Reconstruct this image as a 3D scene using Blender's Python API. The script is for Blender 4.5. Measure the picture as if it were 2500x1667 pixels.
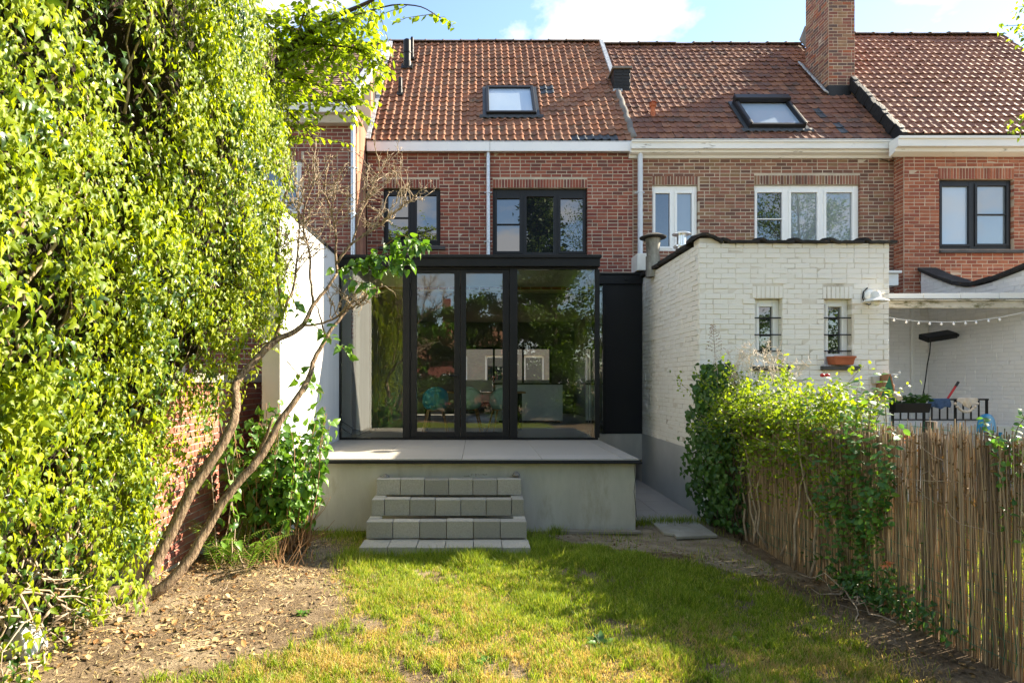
import bpy, math, random
import numpy as np
from mathutils import Vector, Matrix

random.seed(11)
rng = np.random.default_rng(11)
for o in list(bpy.data.objects):
    bpy.data.objects.remove(o)
scene = bpy.context.scene

# ------------------------------------------------------------------ camera
F, U0, V0, ZC = 1390.0, 1165.0, 930.0, 1.85      # focal length and principal point of the photograph (px), eye height
cam_d = bpy.data.cameras.new('camera')
cam_d.sensor_width = 36.0
cam_d.lens = F / 2500.0 * 36.0
cam_d.shift_x = (1250 - U0) / 2500.0
cam_d.shift_y = (V0 - 833.5) / 2500.0
cam_d.clip_start = 0.05
cam_d.clip_end = 2000
cam = bpy.data.objects.new('camera', cam_d)
cam.location = (0, 0, ZC)
cam.rotation_euler = (math.radians(90), 0, 0)
scene.collection.objects.link(cam)
scene.camera = cam

# ------------------------------------------------------------------ sky, sun, exposure
SUN = Vector((1.38, 0.52, 1.0)).normalized()
elev = math.asin(SUN.z)
azim = math.atan2(SUN.x, SUN.y)                   # from +Y towards +X
world = bpy.data.worlds.new('World')
scene.world = world
world.use_nodes = True
wn = world.node_tree
wn.nodes.clear()


def nd(nt, typ, ins=None, **props):
    n = nt.nodes.new(typ)
    for k, v in props.items():
        setattr(n, k, v)
    for k, v in (ins or {}).items():
        s = n.inputs[k]
        if isinstance(v, bpy.types.NodeSocket):
            nt.links.new(v, s)
        else:
            if s.type == 'RGBA' and len(v) == 3:
                v = (*v, 1.0)
            s.default_value = v
    return n


def ramp(nt, fac, stops, interp='LINEAR'):
    r = nt.nodes.new('ShaderNodeValToRGB')
    r.color_ramp.interpolation = interp
    el = r.color_ramp.elements
    while len(el) < len(stops):
        el.new(0.5)
    for e, (p, c) in zip(el, stops):
        e.position = p
        e.color = (*c, 1.0) if len(c) == 3 else c
    nt.links.new(fac, r.inputs[0])
    return r.outputs[0]


def mth(nt, op, a, b=None, clamp=False):
    n = nt.nodes.new('ShaderNodeMath')
    n.operation = op
    n.use_clamp = clamp
    for i, x in enumerate((a, b)):
        if x is None:
            continue
        if isinstance(x, bpy.types.NodeSocket):
            nt.links.new(x, n.inputs[i])
        else:
            n.inputs[i].default_value = x
    return n.outputs[0]


def mixc(nt, fac, a, b, blend='MIX'):
    n = nt.nodes.new('ShaderNodeMix')
    n.data_type = 'RGBA'
    n.blend_type = blend
    for i, x in ((0, fac), (6, a), (7, b)):
        s = n.inputs[i]
        if isinstance(x, bpy.types.NodeSocket):
            nt.links.new(x, s)
        else:
            s.default_value = x if i == 0 else ((*x, 1.0) if len(x) == 3 else x)
    return n.outputs[2]


CLOUD = (-0.52, 1.0, 7.0)
sky = nd(wn, 'ShaderNodeTexSky', sky_type='NISHITA')
sky.sun_disc = False
sky.sun_elevation = elev
sky.sun_rotation = azim
sky.air_density = 1.0
sky.dust_density = 0.1
sky.ozone_density = 1.0
gco = nd(wn, 'ShaderNodeTexCoord').outputs['Generated']
sp = nd(wn, 'ShaderNodeSeparateXYZ', {0: gco})
zz = mth(wn, 'ADD', mth(wn, 'MAXIMUM', sp.outputs[2], 0.0), 0.22)
cx = mth(wn, 'DIVIDE', sp.outputs[0], zz)
cy = mth(wn, 'DIVIDE', sp.outputs[1], zz)
cv = nd(wn, 'ShaderNodeCombineXYZ', {0: mth(wn, 'ADD', cx, CLOUD[0]), 1: mth(wn, 'ADD', cy, CLOUD[1]), 2: CLOUD[2]}).outputs[0]
cn = nd(wn, 'ShaderNodeTexNoise', {'Vector': cv, 'Scale': 2.3, 'Detail': 10.0, 'Roughness': 0.56, 'Distortion': 0.25})
cf = ramp(wn, cn.outputs[0], [(0.50, (0, 0, 0)), (0.60, (1, 1, 1))])
cloudy = mixc(wn, cf, sky.outputs[0], (4.0, 4.05, 4.15))
bg = nd(wn, 'ShaderNodeBackground', {'Color': cloudy, 'Strength': 0.085})
wo = nd(wn, 'ShaderNodeOutputWorld', {'Surface': bg.outputs[0]})

sun_d = bpy.data.lights.new('sun', 'SUN')
sun_d.energy = 4.6
sun_d.angle = math.radians(0.53)
sun_d.color = (1.0, 0.89, 0.70)
sun = bpy.data.objects.new('sun', sun_d)
sun.rotation_euler = (-SUN).to_track_quat('-Z', 'Y').to_euler()
sun.location = (20, 10, 20)
scene.collection.objects.link(sun)

vs = scene.view_settings
scene.display_settings.display_device = 'sRGB'
vs.view_transform = 'Standard'
vs.look = 'None'
vs.gamma = 1.0
vs.use_curve_mapping = False
vs.exposure = 2.2

cy_ = scene.cycles
cy_.use_denoising = True
cy_.max_bounces = 8
cy_.diffuse_bounces = 4
cy_.glossy_bounces = 4
cy_.transmission_bounces = 6
cy_.transparent_max_bounces = 16
cy_.caustics_reflective = False
cy_.caustics_refractive = False
cy_.sample_clamp_indirect = 6.0

# ------------------------------------------------------------------ helpers: geometry
COL = scene.collection
WLOC = {}                                         # world location of every object made here


def P(u, v, Y):
    """the point at depth Y that the photograph shows at pixel (u, v)"""
    return np.array(((u - U0) / F * Y, Y, ZC + (V0 - v) / F * Y))


def put(o, parent=None, loc=(0, 0, 0)):
    COL.objects.link(o)
    o.location = loc
    WLOC[o.name] = Vector(loc)
    if parent is not None:
        o.parent = parent
        o.matrix_parent_inverse = Matrix.Translation(-WLOC[parent.name])
    return o


def tag(o, label=None, cat=None, group=None, kind=None):
    for k, v in (('label', label), ('category', cat), ('group', group), ('kind', kind)):
        if v:
            o[k] = v
    return o


def thing(name, label, cat, loc=(0, 0, 0), group=None):
    o = bpy.data.objects.new(name, None)
    o.empty_display_size = 0.2
    put(o, None, loc)
    return tag(o, label, cat, group)


def raw_mesh(name, V, loops, starts, smooth=False):
    me = bpy.data.meshes.new(name)
    V = np.asarray(V, dtype=np.float32)
    me.vertices.add(len(V))
    me.vertices.foreach_set('co', V.ravel())
    me.loops.add(len(loops))
    me.loops.foreach_set('vertex_index', np.asarray(loops, dtype=np.int32))
    me.polygons.add(len(starts))
    me.polygons.foreach_set('loop_start', np.asarray(starts, dtype=np.int32))
    me.polygons.foreach_set('use_smooth', np.full(len(starts), bool(smooth)))
    me.update(calc_edges=True)
    return me


class MB:
    """collects shapes in world space and links them as one mesh object"""
    def __init__(s):
        s.V, s.Fc, s.n = [], [], 0

    def add(s, verts, faces):
        verts = np.asarray(verts, float).reshape(-1, 3)
        s.V.append(verts)
        s.Fc += [tuple(i + s.n for i in f) for f in faces]
        s.n += len(verts)
        return s

    def box(s, x0, x1, y0, y1, z0, z1):
        v = [(x, y, z) for z in (z0, z1) for y in (y0, y1) for x in (x0, x1)]
        return s.add(v, [(0, 2, 3, 1), (4, 5, 7, 6), (0, 1, 5, 4), (2, 6, 7, 3), (0, 4, 6, 2), (1, 3, 7, 5)])

    def obox(s, c, ax, ay, az):
        """box about c with half axes ax, ay, az (vectors)"""
        c, ax, ay, az = (np.asarray(t, float) for t in (c, ax, ay, az))
        v = [c + i * ax + j * ay + k * az for k in (-1, 1) for j in (-1, 1) for i in (-1, 1)]
        return s.add(v, [(0, 2, 3, 1), (4, 5, 7, 6), (0, 1, 5, 4), (2, 6, 7, 3), (0, 4, 6, 2), (1, 3, 7, 5)])

    def bar(s, a, b, w, h, up=(0, 0, 1)):
        a, b, up = (np.asarray(t, float) for t in (a, b, up))
        d = b - a
        L = np.linalg.norm(d)
        d /= L
        sd = np.cross(d, up)
        if np.linalg.norm(sd) < 1e-4:
            sd = np.cross(d, (1, 0, 0))
        sd /= np.linalg.norm(sd)
        u2 = np.cross(sd, d)
        return s.obox((a + b) / 2, d * L / 2, sd * w / 2, u2 * h / 2)

    def prism(s, pts, vec):
        pts = np.asarray(pts, float)
        n = len(pts)
        v = np.vstack([pts, pts + np.asarray(vec, float)])
        f = [tuple(range(n))[::-1], tuple(range(n, 2 * n))]
        f += [(i, (i + 1) % n, n + (i + 1) % n, n + i) for i in range(n)]
        return s.add(v, f)

    def tube(s, pts, rad, sides=8, cap=True):
        pts = np.asarray(pts, float)
        n = len(pts)
        rad = np.full(n, rad) if np.isscalar(rad) else np.interp(np.linspace(0, 1, n), np.linspace(0, 1, len(rad)), rad)
        tan = np.gradient(pts, axis=0)
        tan /= np.linalg.norm(tan, axis=1)[:, None] + 1e-12
        ref = np.array((0, 0, 1.0)) if abs(tan[0][2]) < 0.9 else np.array((1.0, 0, 0))
        nx = np.cross(tan[0], ref)
        nx /= np.linalg.norm(nx)
        V = []
        for i in range(n):
            nx = nx - tan[i] * np.dot(nx, tan[i])
            nx /= np.linalg.norm(nx) + 1e-12
            ny = np.cross(tan[i], nx)
            for k in range(sides):
                a = 2 * math.pi * k / sides
                V.append(pts[i] + rad[i] * (math.cos(a) * nx + math.sin(a) * ny))
        f = [(i * sides + k, i * sides + (k + 1) % sides, (i + 1) * sides + (k + 1) % sides, (i + 1) * sides + k)
             for i in range(n - 1) for k in range(sides)]
        if cap:
            f += [tuple(range(sides))[::-1], tuple(range((n - 1) * sides, n * sides))]
        return s.add(V, f)

    def lathe(s, c, prof, sides=20, axis=(0, 0, 1)):
        """prof: list of (radius, height)"""
        ax = np.asarray(axis, float)
        ax /= np.linalg.norm(ax)
        nx = np.cross(ax, (0.3, 0.9, 0.1))
        nx /= np.linalg.norm(nx)
        ny = np.cross(ax, nx)
        c = np.asarray(c, float)
        V = [c + ax * h + r * (math.cos(2 * math.pi * k / sides) * nx + math.sin(2 * math.pi * k / sides) * ny)
             for r, h in prof for k in range(sides)]
        n = len(prof)
        f = [(i * sides + k, i * sides + (k + 1) % sides, (i + 1) * sides + (k + 1) % sides, (i + 1) * sides + k)
             for i in range(n - 1) for k in range(sides)]
        f += [tuple(range(sides))[::-1], tuple(range((n - 1) * sides, n * sides))]
        return s.add(V, f)

    def grid(s, fn, nu, nv, close_u=False):
        V = [fn(i / (nu if close_u else nu - 1), j / (nv - 1)) for j in range(nv) for i in range(nu)]
        f = []
        for j in range(nv - 1):
            for i in range(nu if close_u else nu - 1):
                i2 = (i + 1) % nu
                f.append((j * nu + i, j * nu + i2, (j + 1) * nu + i2, (j + 1) * nu + i))
        return s.add(V, f)

    def build(s, name, mat, parent=None, smooth=False, bevel=0.0, kind=None, auto=None):
        V = np.vstack(s.V)
        lo, hi = V.min(0), V.max(0)
        c = np.array(((lo[0] + hi[0]) / 2, (lo[1] + hi[1]) / 2, lo[2]))
        loops = [i for f in s.Fc for i in f]
        starts = np.concatenate([[0], np.cumsum([len(f) for f in s.Fc])[:-1]])
        me = raw_mesh(name, V - c, loops, starts, smooth)
        if auto is not None:
            me.polygons.foreach_set('use_smooth', np.ones(len(starts), dtype=bool))
            me.set_sharp_from_angle(angle=math.radians(auto))
        me.materials.append(mat)
        o = bpy.data.objects.new(name, me)
        put(o, parent, c)
        if bevel:
            b = o.modifiers.new('bevel', 'BEVEL')
            b.width = bevel
            b.segments = 2
            b.limit_method = 'ANGLE'
            b.harden_normals = False
        if kind:
            o['kind'] = kind
        return o


def proto(verts, faces):
    return np.asarray(verts, float), [tuple(f) for f in faces]


def instanced(name, protos, which, T, mat, parent=None, smooth=False, kind=None):
    """one mesh holding a copy of protos[which[i]] under the 4x4 T[i]"""
    Vs, Ls, Ss, nv, nl = [], [], [], 0, 0
    which = np.asarray(which)
    for p, (pv, pf) in enumerate(protos):
        idx = np.nonzero(which == p)[0]
        if not len(idx):
            continue
        M = T[idx]
        W = np.einsum('nij,vj->nvi', M[:, :3, :3], pv) + M[:, None, :3, 3]
        m, k = len(idx), len(pv)
        fl = np.array([i for f in pf for i in f])
        tot = np.array([len(f) for f in pf])
        st = np.concatenate([[0], np.cumsum(tot)[:-1]])
        Vs.append(W.reshape(-1, 3))
        Ls.append((fl[None, :] + nv + (np.arange(m) * k)[:, None]).ravel())
        Ss.append((st[None, :] + nl + (np.arange(m) * len(fl))[:, None]).ravel())
        nv += m * k
        nl += m * len(fl)
    V = np.vstack(Vs)
    c = np.array((V[:, 0].mean(), V[:, 1].mean(), V[:, 2].min()))
    me = raw_mesh(name, V - c, np.concatenate(Ls), np.concatenate(Ss), smooth)
    me.materials.append(mat)
    o = bpy.data.objects.new(name, me)
    put(o, parent, c)
    if kind:
        o['kind'] = kind
    return o


def pieces(parent, name, plural, protos, which, T, mat, n_obj=300, smooth=False, score=None):
    """alike pieces: the n_obj that show largest as objects that share mesh data, the rest joined as one part"""
    T = np.asarray(T, float)
    which = np.asarray(which)
    if not len(T):
        return
    if score is None:
        score = np.linalg.norm(T[:, :3, 3] - np.array((0, 0, ZC)), axis=1)
    order = np.argsort(score, kind='stable')
    pick, rest = order[:n_obj], order[n_obj:]
    mes = []
    for i, (pv, pf) in enumerate(protos):
        fl = [k for f in pf for k in f]
        st = np.concatenate([[0], np.cumsum([len(f) for f in pf])[:-1]])
        me = raw_mesh(name, pv, fl, st, smooth)
        me.materials.append(mat)
        mes.append(me)
    inv = Matrix.Translation(-WLOC[parent.name])
    for i in pick:
        o = bpy.data.objects.new(name, mes[which[i]])
        COL.objects.link(o)
        o.parent = parent
        o.matrix_parent_inverse = inv
        o.matrix_basis = Matrix(T[i].tolist())
        WLOC[o.name] = Vector(T[i][:3, 3])
    if len(rest):
        instanced(plural, protos, which[rest], T[rest], mat, parent, smooth, kind='stuff')


def M4(ax, ay, az, t):
    m = np.eye(4)
    m[:3, 0], m[:3, 1], m[:3, 2], m[:3, 3] = ax, ay, az, t
    return m


def unit(v):
    v = np.asarray(v, float)
    return v / (np.linalg.norm(v, axis=-1, keepdims=True) + 1e-12)


def frames(pos, d, nrm, size):
    """(n,4,4) transforms: local y along d, local z near nrm, scaled by size"""
    d = unit(d)
    x = unit(np.cross(d, nrm))
    z = np.cross(x, d)
    T = np.zeros((len(pos), 4, 4))
    s = np.asarray(size, float).reshape(-1, 1) * np.ones((len(pos), 1))
    T[:, :3, 0], T[:, :3, 1], T[:, :3, 2], T[:, :3, 3] = x * s, d * s, z * s, pos
    T[:, 3, 3] = 1
    return T


# ------------------------------------------------------------------ helpers: materials
def rnd_out(nt):
    g = nd(nt, 'ShaderNodeNewGeometry').outputs['Random Per Island']
    r = nd(nt, 'ShaderNodeObjectInfo').outputs['Random']
    return mth(nt, 'FRACT', mth(nt, 'ADD', mth(nt, 'MULTIPLY', g, 7.13), mth(nt, 'MULTIPLY', r, 5.77)))


def surf(name, col, col2=None, rough=0.8, spec=0.35, metal=0.0, ns=4.0, nd_=6.0, lo=0.35, hi=0.65, bump=0.0, bs=60.0,
         pal=None, patch=None, stretch=None, coat=0.0, dist=0.004):
    """col/col2 mixed by noise; pal = colours picked per piece; patch = (colour, scale, lo, hi) a second stain layer"""
    m = bpy.data.materials.new(name)
    m.use_nodes = True
    nt = m.node_tree
    nt.nodes.clear()
    pos = nd(nt, 'ShaderNodeNewGeometry').outputs['Position']
    if stretch:
        pos = nd(nt, 'ShaderNodeMapping', {'Vector': pos, 'Scale': stretch}).outputs[0]
    n1 = nd(nt, 'ShaderNodeTexNoise', {'Vector': pos, 'Scale': ns, 'Detail': nd_, 'Roughness': 0.6}).outputs[0]
    if pal:
        r = rnd_out(nt)
        k = len(pal)
        c = ramp(nt, r, [(i / k, p) for i, p in enumerate(pal)], 'CONSTANT')
        if col is not None:
            f = ramp(nt, n1, [(lo, (0, 0, 0)), (hi, (1, 1, 1))])
            c = mixc(nt, mth(nt, 'MULTIPLY', f, 0.45), c, col)
    else:
        c2 = col2 if col2 else tuple(x * 0.8 for x in col)
        c = ramp(nt, n1, [(lo, c2), (hi, col)])
    if patch:
        pc, ps, plo, phi = patch
        n2 = nd(nt, 'ShaderNodeTexNoise', {'Vector': pos, 'Scale': ps, 'Detail': 8.0, 'Roughness': 0.65}).outputs[0]
        c = mixc(nt, ramp(nt, n2, [(plo, (0, 0, 0)), (phi, (1, 1, 1))]), c, pc)
    b = nd(nt, 'ShaderNodeBsdfPrincipled', {'Base Color': c, 'Roughness': rough, 'Metallic': metal, 'Specular IOR Level': spec,
                                            'Coat Weight': coat})
    if bump:
        n3 = nd(nt, 'ShaderNodeTexNoise', {'Vector': pos, 'Scale': bs, 'Detail': 5.0, 'Roughness': 0.65}).outputs[0]
        bp = nd(nt, 'ShaderNodeBump', {'Height': n3, 'Strength': bump, 'Distance': dist})
        nt.links.new(bp.outputs[0], b.inputs['Normal'])
    nd(nt, 'ShaderNodeOutputMaterial', {'Surface': b.outputs[0]})
    return m


def leafmat(name, pal, rough=0.4, spec=0.5, trans=0.35, tcol=None, vein=True):
    m = bpy.data.materials.new(name)
    m.use_nodes = True
    nt = m.node_tree
    nt.nodes.clear()
    r = rnd_out(nt)
    k = len(pal) - 1
    c = ramp(nt, r, [(i / k, p) for i, p in enumerate(pal)])
    pos = nd(nt, 'ShaderNodeNewGeometry').outputs['Position']
    n = nd(nt, 'ShaderNodeTexNoise', {'Vector': pos, 'Scale': 1.6, 'Detail': 3.0}).outputs[0]
    c = mixc(nt, 0.5, c, ramp(nt, n, [(0.3, (0.55, 0.6, 0.5)), (0.7, (1.25, 1.2, 1.0))]), 'MULTIPLY')
    b = nd(nt, 'ShaderNodeBsdfPrincipled', {'Base Color': c, 'Roughness': rough, 'Specular IOR Level': spec})
    n3 = nd(nt, 'ShaderNodeTexNoise', {'Vector': pos, 'Scale': 55.0, 'Detail': 3.0}).outputs[0]
    bp = nd(nt, 'ShaderNodeBump', {'Height': n3, 'Strength': 0.35, 'Distance': 0.006})
    nt.links.new(bp.outputs[0], b.inputs['Normal'])
    tc = mixc(nt, 1.0, c, tcol or (1.9, 1.75, 0.7), 'MULTIPLY')
    t = nd(nt, 'ShaderNodeBsdfTranslucent', {'Color': tc})
    mx = nd(nt, 'ShaderNodeMixShader', {0: trans, 1: b.outputs[0], 2: t.outputs[0]})
    nd(nt, 'ShaderNodeOutputMaterial', {'Surface': mx.outputs[0]})
    return m


def glassmat(name, tint=(0.965, 0.99, 0.975), ior=1.9, wav=0.0):
    """clear pane: mirror by Fresnel over see-through"""
    m = bpy.data.materials.new(name)
    m.use_nodes = True
    nt = m.node_tree
    nt.nodes.clear()
    fr = nd(nt, 'ShaderNodeFresnel', {'IOR': ior}).outputs[0]
    t = nd(nt, 'ShaderNodeBsdfTransparent', {'Color': tint})
    g = nd(nt, 'ShaderNodeBsdfGlossy', {'Color': (1, 1, 1), 'Roughness': 0.0})
    mx = nd(nt, 'ShaderNodeMixShader', {0: fr, 1: t.outputs[0], 2: g.outputs[0]})
    nd(nt, 'ShaderNodeOutputMaterial', {'Surface': mx.outputs[0]})
    return m


def panemat(name, base, ior=2.2, rough=0.01, wav=0.0):
    """pane of an unlit room: dark (or curtained) behind a reflecting surface"""
    m = bpy.data.materials.new(name)
    m.use_nodes = True
    nt = m.node_tree
    nt.nodes.clear()
    b = nd(nt, 'ShaderNodeBsdfPrincipled', {'Base Color': base, 'Roughness': rough, 'IOR': ior})
    if wav:
        pos = nd(nt, 'ShaderNodeNewGeometry').outputs['Position']
        n = nd(nt, 'ShaderNodeTexNoise', {'Vector': pos, 'Scale': 2.2, 'Detail': 2.0}).outputs[0]
        bp = nd(nt, 'ShaderNodeBump', {'Height': n, 'Strength': wav, 'Distance': 0.02})
        nt.links.new(bp.outputs[0], b.inputs['Normal'])
    nd(nt, 'ShaderNodeOutputMaterial', {'Surface': b.outputs[0]})
    return m


M = {}
M['brick_a'] = surf('brick_red', (0.16, 0.055, 0.04), rough=0.9, pal=[(0.27, 0.072, 0.045), (0.225, 0.055, 0.037), (0.30, 0.09, 0.055), (0.17, 0.048, 0.038), (0.26, 0.083, 0.058), (0.31, 0.105, 0.065), (0.14, 0.055, 0.043)],
                    ns=9, bump=0.5, bs=90, dist=0.004)
M['brick_b'] = surf('brick_brown', (0.15, 0.075, 0.05), rough=0.9, pal=[(0.25, 0.105, 0.065), (0.20, 0.085, 0.055), (0.27, 0.135, 0.08), (0.16, 0.075, 0.055), (0.24, 0.145, 0.075), (0.28, 0.12, 0.08), (0.12, 0.062, 0.045)],
                    ns=9, bump=0.5, bs=90)
M['brick_c'] = surf('brick_orange', (0.22, 0.07, 0.035), rough=0.9, pal=[(0.36, 0.115, 0.06), (0.32, 0.095, 0.05), (0.40, 0.14, 0.075), (0.28, 0.085, 0.055), (0.42, 0.16, 0.09), (0.24, 0.08, 0.05)],
                    ns=9, bump=0.5, bs=90)
M['brick_l'] = surf('brick_dark_red', (0.13, 0.05, 0.04), rough=0.9, pal=[(0.26, 0.08, 0.055), (0.22, 0.065, 0.05), (0.29, 0.10, 0.07), (0.18, 0.06, 0.05), (0.32, 0.12, 0.08)], ns=9, bump=0.5, bs=90)
M['brick_ch'] = surf('brick_chimney', (0.14, 0.07, 0.05), rough=0.92, pal=[(0.27, 0.10, 0.07), (0.22, 0.08, 0.06), (0.30, 0.15, 0.09), (0.17, 0.09, 0.07), (0.33, 0.20, 0.11), (0.36, 0.11, 0.05), (0.12, 0.08, 0.07)],
                     ns=9, bump=0.6, bs=80)
M['brick_garden'] = surf('brick_garden', (0.25, 0.10, 0.07), rough=0.92, pal=[(0.38, 0.14, 0.09), (0.32, 0.11, 0.07), (0.42, 0.18, 0.12), (0.28, 0.10, 0.08)], ns=9, bump=0.6, bs=80)
M['brick_white'] = surf('brick_painted', (0.79, 0.75, 0.67), rough=0.7, pal=[(0.81, 0.775, 0.705), (0.80, 0.765, 0.695), (0.815, 0.78, 0.71)],
                        ns=3, bump=0.6, bs=55, dist=0.006, patch=((0.42, 0.36, 0.26), 4.0, 0.64, 0.82))
M['brick_white_c'] = surf('brick_painted_cool', (0.74, 0.73, 0.71), rough=0.7, pal=[(0.80, 0.79, 0.77), (0.78, 0.77, 0.75), (0.82, 0.81, 0.79)], ns=3, bump=0.5, bs=55)
M['mortar'] = surf('mortar', (0.52, 0.44, 0.33), (0.40, 0.34, 0.26), rough=0.95, bump=0.5, bs=120)
M['mortar_c'] = surf('mortar_warm', (0.56, 0.43, 0.31), (0.43, 0.33, 0.24), rough=0.95, bump=0.5, bs=120)
M['mortar_white'] = surf('mortar_painted', (0.74, 0.69, 0.60), (0.64, 0.58, 0.48), rough=0.85, bump=0.5, bs=90, patch=((0.34, 0.29, 0.22), 2.2, 0.52, 0.68))
M['mortar_white_c'] = surf('mortar_painted_cool', (0.72, 0.71, 0.69), (0.64, 0.63, 0.62), rough=0.85)
M['tile_a'] = surf('roof_tile_terracotta', (0.20, 0.10, 0.06), rough=0.85, spec=0.15, pal=[(0.29, 0.135, 0.08), (0.24, 0.11, 0.068), (0.33, 0.165, 0.10), (0.21, 0.10, 0.066), (0.34, 0.145, 0.08), (0.26, 0.14, 0.092)],
                   ns=7, bump=0.4, bs=70, patch=((0.10, 0.085, 0.06), 3.2, 0.54, 0.72))
M['tile_b'] = surf('roof_tile_red_brown', (0.13, 0.055, 0.042), rough=0.75, spec=0.25, pal=[(0.225, 0.098, 0.055), (0.19, 0.082, 0.048), (0.25, 0.115, 0.065), (0.16, 0.073, 0.046), (0.27, 0.125, 0.068), (0.14, 0.076, 0.053)],
                   ns=7, bump=0.35, bs=70, patch=((0.085, 0.065, 0.05), 3.0, 0.54, 0.72))
M['tile_c'] = surf('roof_tile_red', (0.17, 0.07, 0.05), rough=0.7, spec=0.3, pal=[(0.29, 0.13, 0.075), (0.25, 0.11, 0.065), (0.33, 0.155, 0.09), (0.22, 0.10, 0.062)], ns=7, bump=0.35, bs=70)
M['tile_l'] = surf('roof_tile_brown', (0.2, 0.13, 0.10), rough=0.7, pal=[(0.33, 0.20, 0.15), (0.28, 0.17, 0.13), (0.37, 0.24, 0.18), (0.24, 0.15, 0.12)], ns=7, bump=0.35, bs=70)
M['tile_dark'] = surf('roof_tile_dark', (0.05, 0.055, 0.06), rough=0.5, bump=0.3)
M['coping'] = surf('coping_black', (0.035, 0.032, 0.03), (0.016, 0.015, 0.014), rough=0.8, bump=0.8, bs=40, dist=0.01, patch=((0.20, 0.12, 0.05), 14.0, 0.60, 0.72))
M['underlay'] = surf('roof_underlay', (0.06, 0.045, 0.035), rough=0.95)
M['lead'] = surf('lead_flashing', (0.55, 0.56, 0.57), (0.30, 0.31, 0.32), rough=0.55, metal=0.3, ns=14, bump=0.4, bs=25)
M['tar'] = surf('tar', (0.02, 0.019, 0.018), (0.01, 0.01, 0.01), rough=0.6, bump=0.8, bs=30, dist=0.01)
M['cement'] = surf('cement_fillet', (0.24, 0.22, 0.19), (0.14, 0.13, 0.12), rough=0.95, bump=0.8, bs=25, dist=0.015)
M['white_board'] = surf('white_composite', (0.80, 0.80, 0.80), (0.76, 0.76, 0.77), rough=0.45, ns=2, bump=0.05)
M['white_paint_old'] = surf('white_paint_peeling', (0.78, 0.77, 0.73), (0.70, 0.69, 0.64), rough=0.6, ns=3, bump=0.3, bs=30, stretch=(0.35, 1, 2.2), patch=((0.22, 0.20, 0.16), 5.0, 0.63, 0.68))
M['upvc'] = surf('white_pvc', (0.80, 0.80, 0.77), (0.77, 0.77, 0.73), rough=0.35, spec=0.5)
M['anthracite'] = surf('anthracite_frame', (0.016, 0.0165, 0.018), (0.012, 0.0125, 0.014), rough=0.45, spec=0.3)
M['black_metal'] = surf('black_powder_coat', (0.010, 0.010, 0.010), (0.007, 0.007, 0.007), rough=0.5, spec=0.25, bump=0.08, bs=200)
M['black_panel'] = surf('black_textured_panel', (0.013, 0.013, 0.013), (0.008, 0.008, 0.008), rough=0.7, bump=0.6, bs=170, ns=80, patch=((0.06, 0.06, 0.06), 140, 0.66, 0.72))
M['galv'] = surf('galvanised_steel', (0.62, 0.65, 0.68), (0.45, 0.48, 0.51), rough=0.42, metal=0.55, ns=35, lo=0.4, hi=0.6)
M['grey_pvc'] = surf('grey_downpipe', (0.62, 0.66, 0.70), (0.55, 0.59, 0.63), rough=0.5, ns=3)
M['stone_sill'] = surf('blue_stone', (0.09, 0.085, 0.08), (0.05, 0.05, 0.05), rough=0.7, bump=0.3)
M['plaster'] = surf('plaster_white_grey', (0.70, 0.69, 0.66), (0.62, 0.61, 0.58), rough=0.85, ns=2.0, bump=0.25, bs=30, stretch=(1, 1.6, 0.25), patch=((0.50, 0.49, 0.46), 3.0, 0.60, 0.85))
M['render_grey'] = surf('cement_render', (0.52, 0.49, 0.41), (0.42, 0.39, 0.325), rough=0.9, ns=2.4, bump=0.4, bs=45, stretch=(1.5, 1.5, 0.5), patch=((0.33, 0.28, 0.20), 3.0, 0.54, 0.78))
M['plinth_grey'] = surf('grey_plinth_coat', (0.42, 0.42, 0.41), (0.36, 0.36, 0.35), rough=0.85, ns=1.5, bump=0.25, bs=40)
M['paver'] = surf('large_grey_tile', (0.33, 0.295, 0.25), rough=0.6, pal=[(0.36, 0.33, 0.285), (0.39, 0.355, 0.31), (0.345, 0.315, 0.27)], ns=2.2, bump=0.12, bs=60)
M['block'] = surf('concrete_block', (0.22, 0.21, 0.18), rough=0.95, pal=[(0.42, 0.385, 0.32), (0.34, 0.315, 0.265), (0.47, 0.43, 0.36), (0.38, 0.35, 0.29), (0.31, 0.285, 0.235)], ns=60, bump=1.0, bs=150, dist=0.006, patch=((0.15, 0.14, 0.12), 75, 0.60, 0.70))
M['slab'] = surf('stone_slab', (0.40, 0.37, 0.31), (0.30, 0.27, 0.22), rough=0.9, bump=0.6, bs=50)
M['wood_grey'] = surf('weathered_wood', (0.30, 0.26, 0.21), (0.20, 0.17, 0.13), rough=0.85, stretch=(0.2, 1, 4), ns=12, bump=0.4)
M['oak'] = surf('oak_wood', (0.46, 0.26, 0.11), (0.34, 0.18, 0.075), rough=0.5, stretch=(4, 4, 0.3), ns=10)
M['bark'] = surf('lilac_bark', (0.38, 0.27, 0.17), (0.14, 0.09, 0.055), rough=0.95, ns=26, bump=1.0, bs=45, dist=0.03, stretch=(2.2, 2.2, 0.45), lo=0.42, hi=0.56)
M['twig'] = surf('bare_twig', (0.42, 0.33, 0.235), (0.25, 0.185, 0.125), rough=0.9, ns=20)
M['bark_dark'] = surf('dark_bark', (0.10, 0.07, 0.045), (0.05, 0.035, 0.025), rough=0.95, ns=15, bump=0.8)
M['stem_green'] = surf('green_stem', (0.16, 0.17, 0.05), (0.20, 0.12, 0.05), rough=0.7)
M['cane'] = surf('reddish_cane', (0.33, 0.19, 0.09), (0.22, 0.12, 0.06), rough=0.8)
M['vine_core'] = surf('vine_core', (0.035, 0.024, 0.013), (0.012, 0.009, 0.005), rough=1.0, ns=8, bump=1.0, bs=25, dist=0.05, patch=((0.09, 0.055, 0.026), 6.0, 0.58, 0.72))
M['soil'] = None
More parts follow.
